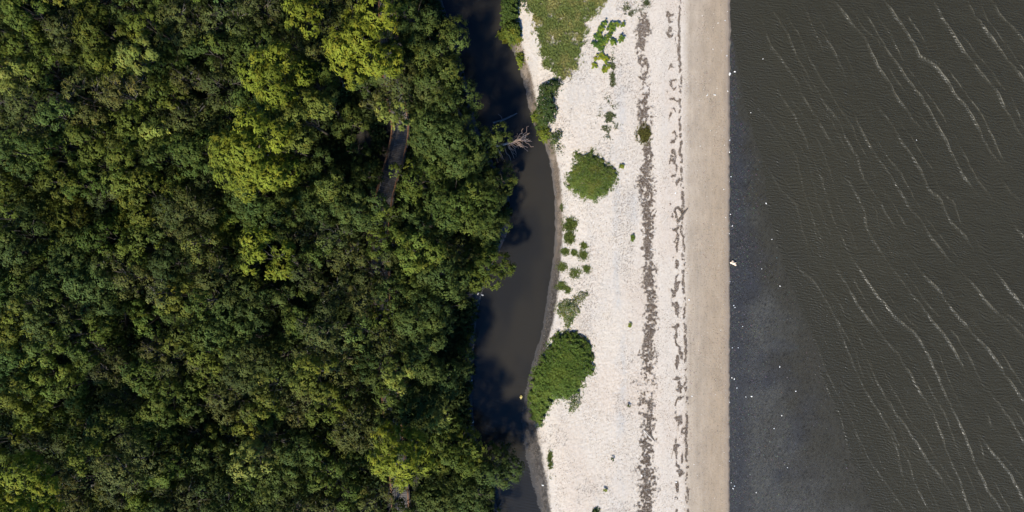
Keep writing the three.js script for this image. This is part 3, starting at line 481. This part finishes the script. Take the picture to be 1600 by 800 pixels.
down([[912, 384, 6], [882, 393, 6], [910, 399, 9], [897, 427, 9], [915, 419, 7], [878, 417, 7], [876, 446, 8], [886, 452, 6], [896, 395, 4]]).forEach(([x, y, r], i) => tuft('grass_tuft', `${nth(i + 1)} from top of the small grass tufts on sand above the straggling creeper`, x, y, r * 1.3, .17, 460, GREEN, { group: 'small grass tufts near the creek bend', wid: .04 }));
tuft('grass_tuft', 'narrow grass strip along the top of the creek bank at the bottom of the beach', 859, 716, 17, .22, 800, GREEN, { rx: .3, ry: 1.1 });
tuft('grass_tuft', 'small grass tuft below the narrow grass strip at the bottom of the creek bank', 863, 743, 6, .3, 150, GREEN);
tuft('grass_tuft', 'low weeds on the bank at the right water edge of the creek bend', 877, 325, 6, .25, 110, GREEN, { ry: 1.6, rx: .6 });
tuft('beach_plant', 'bushy olive plant growing on the wrack line at the top', 1005, 211, 15, .4, 1300, [[0.085, 0.09, 0.02], [0.11, 0.11, 0.025], [0.13, 0.11, 0.03]], { ry: 1.25, wid: .05 });
tuft('beach_plant', 'sparse green creeper plant on bare sand between the seedling and the round mound', 950, 188, 38, .18, 1500, DUSTY, { rx: .5, ry: 1.15, wid: .05, gap: .5 });
tuft('beach_plant', 'thin green vine trailing down the sand beside the yellow seedling', 955, 118, 34, .16, 900, DUSTY, { rx: .18, ry: 1.2, wid: .05, gap: .5 });
tuft('beach_plant', 'sparse weeds on the sand at the top edge beside the wrack', 982, 22, 30, .15, 800, DUSTY, { rx: 1, ry: .7, wid: .05, gap: .5 });
tuft('beach_plant', 'green weeds on the wrack line at the very top edge of the photo', 1008, 8, 8, .3, 160, DUSTY, { wid: .05 });
tuft('beach_plant', 'dark green plant cut by the bottom edge in the middle of the beach', 929, 796, 9, .35, 190, DEEP, { wid: .06 });
function seedling(label, px, py, r, h, n, tones) {                    // broad leaved young plants: each leaf a part
  const rand = rngOf(seedNow += 7919), bx = GX(px), bz = GZ(py), by = groundY(bx, bz), o = base('broadleaf_seedling', bx, by, bz), R = r * M, st = [];
  tag(o, label, 'plant');
  const stems = Math.max(1, Math.round(n / 9)), where = [];
  for (let i = 0; i < stems; i++) { const a = rand() * 6.28, q = Math.sqrt(rand()) * R * .75; where.push([Math.cos(a) * q, Math.sin(a) * q]); st.push(tube(bent(rand, [where[i][0], groundY(bx + where[i][0], bz + where[i][1]) - by - .05, where[i][1]], [where[i][0], h, where[i][1]], .018, .008, 3, .1), 5)); }
  mesh('stem', mergeGeometries(st), stemMat, o);
  for (let i = 0; i < n; i++) {
    const s = where[i % stems], a = rand() * 6.28, l = (.26 + .16 * rand()) * Math.min(1, .45 + R * .6), w = l * .62, y = h * (.45 + .6 * rand()), t = tones[Math.floor(rand() * tones.length)], j = .8 + .4 * rand(), d = .25 * rand() * l;
    const cx = Math.cos(a), cz = Math.sin(a), x0 = s[0] + cx * .03, z0 = s[1] + cz * .03, pos = [x0, y, z0], k = [[.28, .5], [.62, .46]];
    for (const [u, v] of k) pos.push(x0 + cx * l * u - cz * w * v, y + .04 - d * u, z0 + cz * l * u + cx * w * v, x0 + cx * l * u, y - d * u, z0 + cz * l * u, x0 + cx * l * u + cz * w * v, y + .04 - d * u, z0 + cz * l * u - cx * w * v);
    pos.push(x0 + cx * l, y - d, z0 + cz * l);
    const col = []; for (let c = 0; c < 8; c++) col.push(t[0] * j, t[1] * j, t[2] * j);
    mesh('leaf', geo(pos, null, col, [0, 1, 2, 0, 2, 3, 1, 4, 5, 1, 5, 2, 2, 5, 6, 2, 6, 3, 4, 7, 5, 5, 7, 6]), leafMat, o);
  }
}
seedling('dark green broadleaf plant, the largest seedling on the upper beach', 953, 57, 29, .42, 170, [[0.07, 0.125, 0.02], [0.10, 0.155, 0.02], [0.16, 0.20, 0.025]]);
seedling('dark leaved seedling touching the left side of the largest seedling on the upper beach', 935, 72, 17, .4, 80, [[0.055, 0.105, 0.02], [0.085, 0.14, 0.02]]);
seedling('yellow leaved broadleaf seedling below the largest one on the upper beach', 937, 102, 17, .3, 90, [[0.16, 0.20, 0.022], [0.26, 0.25, 0.022], [0.10, 0.15, 0.02]]);
seedling('small lime seedling right beside the round creeper mound', 968, 265, 7, .22, 18, LIME);
seedling('small lime seedling at the left edge of the wrack, below the round creeper mound', 988, 368, 9, .22, 22, [[0.08, 0.12, 0.02], [0.12, 0.15, 0.02]]);
seedling('lone lime seedling on bare sand level with the straggling creeper', 981, 505, 6, .22, 13, LIME);
seedling('tiny seedling near the wrack line right of the large dark bush', 982, 632, 4, .3, 8, DUSTY);
seedling('tiny dark seedling on bare sand low on the beach', 954, 713, 4, .3, 9, DEEP);
seedling('tiny lime seedling near the bottom edge of the beach', 945, 764, 5, .3, 10, LIME);
{ // the grass patch: uncountable blades
  const rand = rngOf(77), poly = [[824, -40], [826, 10], [834, 36], [842, 62], [846, 88], [850, 102], [862, 112], [872, 122], [884, 124], [890, 112], [902, 106], [904, 82], [910, 60], [912, 42], [922, 28], [936, 14], [952, -6], [955, -40]];
  const pos = [], idx = []; for (let i = 0; i < 7; i++) { const a = i * .9 + rand(), l = .10 + .1 * rand(), h = .13 + .14 * rand(), w = .014, cx = Math.cos(a), cz = Math.sin(a), ox = (rand() - .5) * .1, oz = (rand() - .5) * .1, k = pos.length / 3; pos.push(ox - cz * w, 0, oz + cx * w, ox + cz * w, 0, oz - cx * w, ox + cx * l * .5 - cz * w, h * .8, oz + cz * l * .5 + cx * w, ox + cx * l * .5 + cz * w, h * .8, oz + cz * l * .5 - cx * w, ox + cx * l, h, oz + cz * l); idx.push(k, k + 1, k + 2, k + 1, k + 3, k + 2, k + 2, k + 3, k + 4); }
  const g = geo(pos, null, null, idx), list = [], m4 = new THREE.Matrix4(), q = new THREE.Quaternion(), up = new THREE.Vector3(0, 1, 0);
  for (let i = 0; i < 26000; i++) {
    const px = 815 + rand() * 145, py = -40 + rand() * 172, wx = px + 9 * (noise(px * .2, py * .2) - .5), wy = py + 9 * (noise(px * .2 + 30, py * .2) - .5);
    const d = edgeDist(poly, wx, wy); if (!inside(poly, wx, wy) && (d > 6 || rand() > .12)) continue;
    if (fbm(px * .07, py * .07) < .36 && rand() < .75) continue;
    list.push([px, py, d]);
  }
  const o = new THREE.InstancedMesh(g, new THREE.MeshPhysicalMaterial({ roughness: .7, side: THREE.DoubleSide, transmission: .2, thickness: 0 }), list.length), c = new THREE.Color(); o.name = 'grass_patch';
  list.forEach(([px, py], i) => {
    const x = GX(px), z = GZ(py), s = .7 + .8 * rand(), t = fbm(px * .05 + 4, py * .05), n = mix3([0.150, 0.190, 0.034], [0.30, 0.275, 0.08], sstep(.42, .7, t + .25 * (rand() - .5))), j = .7 + .6 * rand();
    q.setFromAxisAngle(up, rand() * 6.28); m4.compose(new THREE.Vector3(x, groundY(x, z) - .01, z), q, new THREE.Vector3(s, s * (.8 + .5 * rand()), s)); o.setMatrixAt(i, m4); o.setColorAt(i, c.setRGB(n[0] * j, n[1] * j, n[2] * j));
  });
  o.castShadow = o.receiveShadow = true; scene.add(o); tag(o, 'ragged patch of green and straw coloured grass at the top of the beach', 'grass', null, 'stuff');
}

// ---------------------------------------------------------------- wrack lines: heaps of dry weed stalks and scraps
const scrap = (() => { const a = tube([[-.5, 0, 0, .06], [-.15, .05, .08, .08], [.2, .02, -.06, .075], [.5, 0, .05, .04]], 4); return a; })();
const flake = geo([-.5, 0, -.3, .1, .12, -.5, .5, .02, -.1, .3, .1, .45, -.3, .05, .4, 0, .22, 0], null, null, [0, 5, 1, 1, 5, 2, 2, 5, 3, 3, 5, 4, 4, 5, 0]);
function scatter(name, label, geom, tries, gen, seed, rough = .9, category = 'wrack') {
  const rand = rngOf(seed), list = []; for (let i = 0; i < tries; i++) { const e = gen(rand); if (e) list.push(e); }
  const o = new THREE.InstancedMesh(geom, new THREE.MeshStandardMaterial({ roughness: rough, side: THREE.DoubleSide }), list.length), m4 = new THREE.Matrix4(), q = new THREE.Quaternion(), e3 = new THREE.Euler(), c = new THREE.Color();
  list.forEach(({ px, py, s, t, lift = 0, tilt = .5, wide = 1 }, i) => { const x = GX(px), z = GZ(py); q.setFromEuler(e3.set((rand() - .5) * tilt, rand() * 6.28, (rand() - .5) * tilt)); m4.compose(new THREE.Vector3(x, groundY(x, z) + .015 + lift, z), q, new THREE.Vector3(s, s * wide, s * wide)); o.setMatrixAt(i, m4); o.setColorAt(i, c.setRGB(...t)); });
  o.name = name; o.castShadow = o.receiveShadow = true; scene.add(o); tag(o, label, category, null, 'stuff');
  return o;
}
const wrackTone = (rand) => { const k = rand(), j = .7 + .7 * rand(); return (k < .45 ? [0.105, 0.076, 0.057] : k < .75 ? [0.17, 0.13, 0.10] : k < .89 ? [0.27, 0.23, 0.19] : [0.50, 0.46, 0.41]).map((v) => v * j); };
const bandC = curve([[-40, 1005], [0, 1005], [50, 1001], [80, 1003], [110, 1006], [150, 1006], [200, 1009], [240, 1011], [280, 1008], [320, 1010], [370, 1012], [420, 1013], [480, 1014], [530, 1012], [570, 1009], [620, 1007], [660, 1010], [720, 1009], [800, 1006], [840, 1006]]);
const bandW = curve([[-40, 7], [0, 7], [30, 10], [55, 12], [80, 12], [130, 15], [170, 12], [230, 10], [280, 13], [320, 11], [360, 11], [400, 9], [480, 10], [540, 12], [580, 15], [640, 16], [700, 15], [760, 15], [840, 14]]);
scatter('wrack_line', 'broad brown line of dried seaweed and reed scraps along the beach', scrap, 120000, (rand) => {
  const py = -20 + rand() * 840, c = bandC(py), w = bandW(py) * (.4 + .95 * fbm(17, py * .045, 3)), u = (rand() + rand() - 1) * 1.5, px = c + u * w + 8 * (fbm(4, py * .025, 3) - .5), dense = .5 * sstep(215, 260, py) * sstep(575, 530, py) + .9 * band(py, 0, 48, 13) + .35 * sstep(640, 670, py);
  const f0 = fbm(px * .05 + 2, py * .036 + 31, 3), strand = 1 - 11 * Math.abs(f0 - .5), val = Math.max(strand, dense) + 1.3 * (noise(px * .38, py * .38 + 9) - .5) + .6 * (rand() - .5) - .42 * u * u;
  if (val < .42) return null;
  return { px, py, s: .08 + .2 * rand() * rand(), t: wrackTone(rand), lift: .05 * rand(), wide: .6 + .5 * rand() };
}, 301);
scatter('wrack_line_001', 'narrow knotted brown weed line seaward of the broad wrack line', scrap, 60000, (rand) => {
  const py = -20 + rand() * 840, c = 1048 + 11 * sstep(0, 700, py) + 5 * (fbm(7, py * .03) - .5) + 9 * (noise(21, py * .11) - .5), u = (rand() + rand() - 1) * 1.5, px = c + u * 4.8, f0 = fbm(px * .1 + 12, py * .06 + 5, 2);
  if (1 - 9 * Math.abs(f0 - .5) + .9 * (noise(px * .4 + 8, py * .35) - .5) + .4 * (rand() - .5) - .25 * u * u < .42) return null;
  return { px, py, s: .09 + .15 * rand() * rand(), t: wrackTone(rand), lift: .03 * rand() };
}, 302);
scatter('wrack_line_002', 'thinnest brown weed line nearest the damp lower beach', scrap, 26000, (rand) => {
  const py = -20 + rand() * 840, c = 1060 + 12 * sstep(0, 800, py) + 3 * (noise(3, py * .08) - .5), u = (rand() + rand() - 1) * 1.5, px = c + u * 2.2, n = .5 * fbm(px * .2 + 60, py * .1, 3) + .5 * noise(px * .5, py * .35) + .16 * (rand() - .5);
  if (n - .1 * u * u < .48) return null;
  return { px, py, s: .07 + .11 * rand() * rand(), t: wrackTone(rand), lift: .02 * rand() };
}, 303);
scatter('sand_crumbs', 'scattered dark crumbs of weed and shell over the dry sand', flake, 52000, (rand) => {
  const py = -20 + rand() * 840, px = 866 + rand() * 268, lower = px > 1074;
  if (px < sandEdge(py) + 4) return null;
  const n = fbm(px * .04 + 90, py * .022, 3) + (lower ? -.06 : .06 * band(px, py, 968, 22) + .05 * band(px, py, 990, 12)) ;
  if (rand() > sstep(.42, .66, n) * (lower ? .5 : .8) + .05) return null;
  const pale = rand() < .07; return { px, py, s: .035 + .06 * rand() * rand(), t: pale ? [.7, .68, .63] : lower ? [0.13, 0.10, 0.08].map((v) => v * (.6 + .8 * rand())) : wrackTone(rand), lift: -.01 };
}, 304);
scatter('mudflat_scraps', 'dark and olive scraps of weed and shell lying all over the mudflat', flake, 18000, (rand) => {
  const py = -20 + rand() * 840, w = shore(py), px = 1138 + rand() * rand() * (w - 1130); if (px > w - 2 || px < beachEnd(py) + .8) return null;
  const n = fbm(px * .04 + 3, py * .04), near = px < 1152; if (rand() > (near ? .9 : sstep(.35, .65, n))) return null;
  const k = rand(); return { px, py, s: .05 + .11 * rand() * rand(), t: k < .6 ? [0.020, 0.021, 0.024] : [0.062, 0.062, 0.054].map((v) => v * (.5 + .7 * rand())), lift: -.012, tilt: .3 };
}, 305, .5);
scatter('bank_litter', 'dark twigs and leaf crumbs over the sandy creek bank', scrap, 9000, (rand) => {
  const py = -20 + rand() * 840, w = creekR(py), s = sandEdge(py), px = lerp(w, s, .25 + .85 * rand()); if (fbm(px * .08, py * .05) < .44) return null;
  return { px, py, s: .06 + .12 * rand() * rand(), t: rand() < .8 ? [0.05, 0.042, 0.034] : [0.3, 0.26, 0.21], lift: -.005 };
}, 306);

// ---------------------------------------------------------------- boardwalk
{
  const P = walkway, Y = 1.15;
  const path = new THREE.CatmullRomCurve3(P.map(([x, y]) => new THREE.Vector3(GX(x, Y), Y, GZ(y, Y)))), L = path.getLength(), o = base('boardwalk', 0, 0, 0);
  tag(o, 'weathered plank boardwalk with orange brown railings running through the forest', 'boardwalk');
  const wood = [0, 1, 2, 3].map((i) => new THREE.MeshStandardMaterial({ color: new THREE.Color().setRGB(...[[0.075, 0.070, 0.068], [0.09, 0.082, 0.078], [0.065, 0.061, 0.06], [0.10, 0.086, 0.078]][i]), roughness: .85 }));
  const railMat = new THREE.MeshStandardMaterial({ color: new THREE.Color().setRGB(0.20, 0.095, 0.045), roughness: .7 }), plank = new THREE.BoxGeometry(1.72, .04, .17), n = Math.floor(L / .2), rand = rngOf(55), side = [[], []];
  for (let i = 0; i < n; i++) {
    const p = path.getPointAt((i + .5) / n), t = path.getTangentAt((i + .5) / n), m = mesh('plank', plank, wood[Math.floor(rand() * 4)], o);
    m.position.set(p.x + (rand() - .5) * .03, Y - .02 + (rand() - .5) * .006, p.z); m.rotation.y = Math.atan2(t.x, t.z) + (rand() - .5) * .012;
  }
  for (let i = 0; i <= 36; i++) {
    const p = path.getPointAt(i / 36), t = path.getTangentAt(i / 36);
    for (const s of [0, 1]) {
      const k = s ? .88 : -.88, x = p.x - t.z * -k, z = p.z + t.x * -k, g = groundY(x, z) - .3; side[s].push([x, z]);
      const q = mesh('post', new THREE.BoxGeometry(.09, Y + 1 - g, .09), railMat, o); q.position.set(x, (Y + 1 + g) / 2, z); q.rotation.y = Math.atan2(t.x, t.z);
    }
    const b = mesh('beam', new THREE.BoxGeometry(1.74, .12, .08), wood[2], o); b.position.set(p.x, Y - .105, p.z); b.rotation.y = Math.atan2(t.x, t.z);
  }
  for (const s of [0, 1]) for (const [nm, y, r] of [['handrail', Y + 1.02, .045], ['mid_rail', Y + .55, .035], ['stringer', Y - .1, .07]]) mesh(nm, tube(new THREE.CatmullRomCurve3(side[s].map(([x, z]) => new THREE.Vector3(x, y, z))).getPoints(110).map((v) => [v.x, v.y, v.z, r]), 6), nm === 'stringer' ? wood[2] : railMat, o);
}

// ---------------------------------------------------------------- dead wood
const mat = (r, g, b, rough = .85) => new THREE.MeshStandardMaterial({ color: new THREE.Color().setRGB(r, g, b), roughness: rough });
{
  const rand = rngOf(909), o = base('fallen_dead_tree', GX(788), .35, GZ(224)), pale = mat(0.50, 0.36, 0.28), grey = mat(0.36, 0.29, 0.24);
  tag(o, 'fallen dead tree with bare pinkish brown branches tangled over the creek', 'dead tree');
  mesh('trunk', tube([[-1.6, -.1, .4, .15], [-.4, .2, .3, .13], [.9, .55, .0, .11], [1.9, .8, -.3, .07]], 8), pale, o);
  for (let i = 0; i < 34; i++) {
    const t = .25 + .75 * rand(), s = [lerp(-.4, 1.9, t), lerp(.2, .8, t), lerp(.3, -.3, t)], a = (rand() - .45) * 2.4 - .15, L = .8 + 1.1 * rand(), m = mesh('branch', tube(bent(rand, s, [s[0] + Math.cos(a) * L, Math.max(.02, s[1] + (rand() - .35) * 1.1), s[2] + Math.sin(a) * L], 0.036, .012, 6, .24), 5), i % 3 ? pale : grey, o); m.castShadow = true;
  }
  for (const [x, z, l] of [[-.8, 1.2, 1.5], [-.5, 1.5, 1.2], [.1, 1.3, 1.4], [.4, .9, 1.5], [-1.1, 1.6, 1]]) mesh('branch', tube(bent(rand, [x, .3, z - .6], [x + l * .45, .02, z + l * .55], .045, .015, 5, .12), 5), grey, o);
}
function log(name, label, pts, m, y0 = .06, forks = []) {
  const [fx, fy] = pts[0], bx = GX(fx), bz = GZ(fy), by = groundY(bx, bz), o = base(name, bx, by, bz), rand = rngOf(seedNow += 7919);
  const conv = (q) => q.map(([x, y, r, h = 0]) => { const X = GX(x), Z = GZ(y); return [X - bx, Math.max(groundY(X, Z), -.02) - by + r * y0 / .06 * .8 + h, Z - bz, r]; });
  const dense = (q) => { const c = conv(q), out = []; for (let i = 0; i < c.length - 1; i++) for (let k = 0; k < 3; k++) { const t = k / 3; out.push(c[i].map((v, j) => lerp(v, c[i + 1][j], t) + (j === 3 ? 0 : (rand() - .5) * .02))); } out.push(c[c.length - 1]); return out; };
  mesh('stem', tube(dense(pts), 7), m, o); for (const f of forks) mesh('branch', tube(dense(f), 6), m, o);
  return tag(o, label, 'driftwood');
}
const brown = mat(0.14, 0.115, 0.09), silver = mat(0.33, 0.30, 0.27), bleached = mat(0.62, 0.58, 0.52);
log('driftwood_log', 'forked grey brown driftwood log on the narrow weed line right of the wrack', [[1058, 347, .10], [1064, 338, .12], [1069, 331, .10], [1073, 326, .06]], brown, .06, [[[1064, 338, .09], [1062, 331, .07], [1056, 325, .04]], [[1064, 339, .10], [1060, 343, .12], [1060, 348, .07]]]);
log('driftwood_log', 'dark broken branch on the narrow weed line just below the forked log', [[1051, 360, .05], [1058, 358, .07], [1060, 353, .04]], brown);
log('driftwood_stick', 'white bleached stick on the sand left of the forked driftwood log', [[1034, 349, .035], [1038, 343, .04], [1041, 337, .025]], bleached);
log('driftwood_stick', 'short dark stick beside the wrack, left of the bleached stick', [[1022, 334, .05], [1024, 330, .04]], brown);
log('driftwood_log', 'bleached pole slanting across the lower part of the wrack line', [[1004, 670, .05], [1012, 679, .055], [1020, 687, .04]], bleached);
log('driftwood_log', 'dark branch lying along the bleached pole on the lower wrack line', [[1010, 672, .05], [1015, 678, .07], [1021, 687, .05]], brown);
log('driftwood_stick', 'pale stick at the left rim of the wrack in the middle of the beach', [[1002, 428, .03], [1007, 422, .035], [1011, 417, .02]], silver);
log('driftwood_stick', 'thin dark twig on the smooth sand low between the two weed lines', [[1047, 715, .02], [1049, 706, .025], [1051, 696, .02]], brown);
log('driftwood_stick', 'pale bent stick at the right rim of the wrack below the bleached stick', [[1012, 388, .04], [1017, 391, .045], [1024, 392, .03]], bleached);
log('driftwood_log', 'grey log half sunk in the creek just above the fallen dead tree', [[770, 192, .10, .03], [785, 188, .11, .03], [798, 182, .09, .02], [808, 177, .05, .05]], mat(0.13, 0.13, 0.14), .06, [[[785, 188, .05], [783, 182, .04], [778, 178, .02]]]);
log('driftwood_stick', 'grey fallen branch on the muddy left bank of the creek', [[752, 347, .05, .15], [765, 345, .06, .2], [778, 349, .05, .15], [790, 347, .03, .1]], silver, .06, [[[765, 345, .03, .2], [762, 340, .02, .2]]]);
log('driftwood_stick', 'thin dark stick in the mud at the tide edge near the top', [[1139, 113, .03], [1141, 108, .025], [1142, 102, .02]], brown);

// ---------------------------------------------------------------- rubbish along the tide edge and on the flat
const white = mat(0.80, 0.79, 0.76, .5), cream = mat(0.62, 0.50, 0.38, .6), bluish = mat(0.62, 0.68, 0.74, .5);
function crumpled(seed) {                                             // a crumpled scrap with its own creases
  const rand = rngOf(seed), g = new THREE.IcosahedronGeometry(.5, 1), p = g.attributes.position, memo = new Map();
  for (let i = 0; i < p.count; i++) { const key = [p.getX(i), p.getY(i), p.getZ(i)].map((v) => v.toFixed(3)).join(); if (!memo.has(key)) memo.set(key, .55 + .75 * rand()); const k = memo.get(key); p.setXYZ(i, p.getX(i) * k * 1.25, p.getY(i) * k * .55, p.getZ(i) * k * .8); }
  g.computeVertexNormals(); return g;
}
function bottle() { return new THREE.LatheGeometry([[0, 0], [.13, 0], [.15, .05], [.15, .55], [.13, .68], [.05, .82], [.05, .92], [.06, .93], [.06, 1], [0, 1]].map(([x, y]) => new THREE.Vector2(x, y)), 10).rotateZ(Math.PI / 2).translate(.5, 0, 0); }
const scraps = [1, 2, 3, 4, 5].map(crumpled), bottleG = bottle();
const junk = (name, label, px, py, s, m, group, g) => { const x = GX(px), z = GZ(py), o = mesh(name, g ?? scraps[Math.floor(hash(px * 7 | 0, py | 0) * 5)], m); s *= group && px > 1080 ? .68 : .9; o.scale.setScalar(s); o.rotation.set(0, hash(py | 0, px | 0) * 6.28, 0); o.position.set(x, Math.max(groundY(x, z), 0) + s * (g ? .14 : .2), z); tag(o, label, 'litter', group); };
junk('plastic_bag', 'largest white crumpled bag at the tide edge near the top', 1139.5, 116, .34, white);
junk('foam_sheet', 'tan leaf shaped sheet lying at the tide edge in the middle of the flat', 1145, 411, .62, cream);
junk('plastic_bag', 'white scrap in the water at the tide edge left of the largest crumpled bag', 1148, 112, .2, white);
junk('plastic_bottle', 'white bottle on the damp sand near the top, right one of a pair', 1115.5, 149, .34, white, null, bottleG);
junk('plastic_bottle', 'white bottle on the damp sand near the top, left one of a pair', 1103.5, 150, .30, white, null, bottleG);
junk('plastic_bag', 'yellow white float on the creek beside the large dark bush', 814, 620, .4, mat(.7, .58, .2, .5));
junk('plastic_bag', 'white scrap on the grey creek bank near the bottom', 848, 757, .22, white);
down([[1138, 137, .2], [1136, 143, .2], [1140, 219, .2], [1138, 225, .22], [1139.5, 238, .2], [1135, 88, .14], [1132, 33, .14], [1146, 477, .2], [1148, 480, .18], [1147, 592, .22], [1143, 590, .2], [1151, 606, .18], [1139, 628, .18], [1138, 584, .14], [1144, 353, .2], [1141, 335, .16], [1145, 763, .2], [1142, 754, .14], [1147, 759, .16], [1139, 682, .14], [1142, 276, .18], [1139, 284, .14], [1130, 296, .14], [1133, 340, .13], [1138, 460, .14], [1139, 505, .14], [1144, 543, .14], [1153, 543, .14], [1139, 365, .15], [1136, 19, .12], [1138, 60, .12], [1140, 440, .12], [1139, 720, .12]]).forEach(([x, y, s], i) => junk('plastic_scrap', `${nth(i + 1)} from top of the small white scraps along the tide edge of the beach`, x, y, s, y % 3 ? white : bluish, 'white scraps along the tide edge'));
down([[1197, 318, .22], [1206, 374, .16], [1218.5, 447, .2], [1173, 176, .14], [1192, 92, .16], [1218, 573, .18], [1243, 611, .18], [1221, 649, .18], [1209, 669, .16], [1174, 619, .24], [1181, 769, .18], [1165, 620, .14], [1432, 219, .13], [1190, 420, .13], [1160, 510, .13], [1230, 730, .13]]).forEach(([x, y, s], i) => junk('plastic_scrap', `${nth(i + 1)} from top of the white scraps out on the mudflat and water`, x, y, s, white, 'white scraps out on the flat'));
down([[1003, 355, .14], [1014, 372, .14], [1055, 751, .2], [1001, 740, .2], [1080, 618, .14], [1083, 724, .14], [1075, 468, .18], [1054, 302, .16], [1121, 37, .13], [1113, 78, .14], [1096, 26, .12], [1012, 465, .14], [1010, 495, .12], [1093, 229, .12]]).forEach(([x, y, s], i) => junk('plastic_scrap', `${nth(i + 1)} from top of the white scraps on the sand and weed lines`, x, y, s, white, 'white scraps on the beach'));
down([[754, 461, .22], [747, 459, .18], [737, 594, .2], [734, 651, .24], [739, 659, .26], [722, 658, .22], [690, 26, .26], [695, 23, .16], [733, 560, .2], [718, 443, .2]]).forEach(([x, y, s], i) => junk('plastic_scrap', `${nth(i + 1)} from top of the white scraps on the left creek bank`, x, y, s, white, 'white scraps on the left creek bank'));

scene.environment = null;
renderer.render(scene, camera);
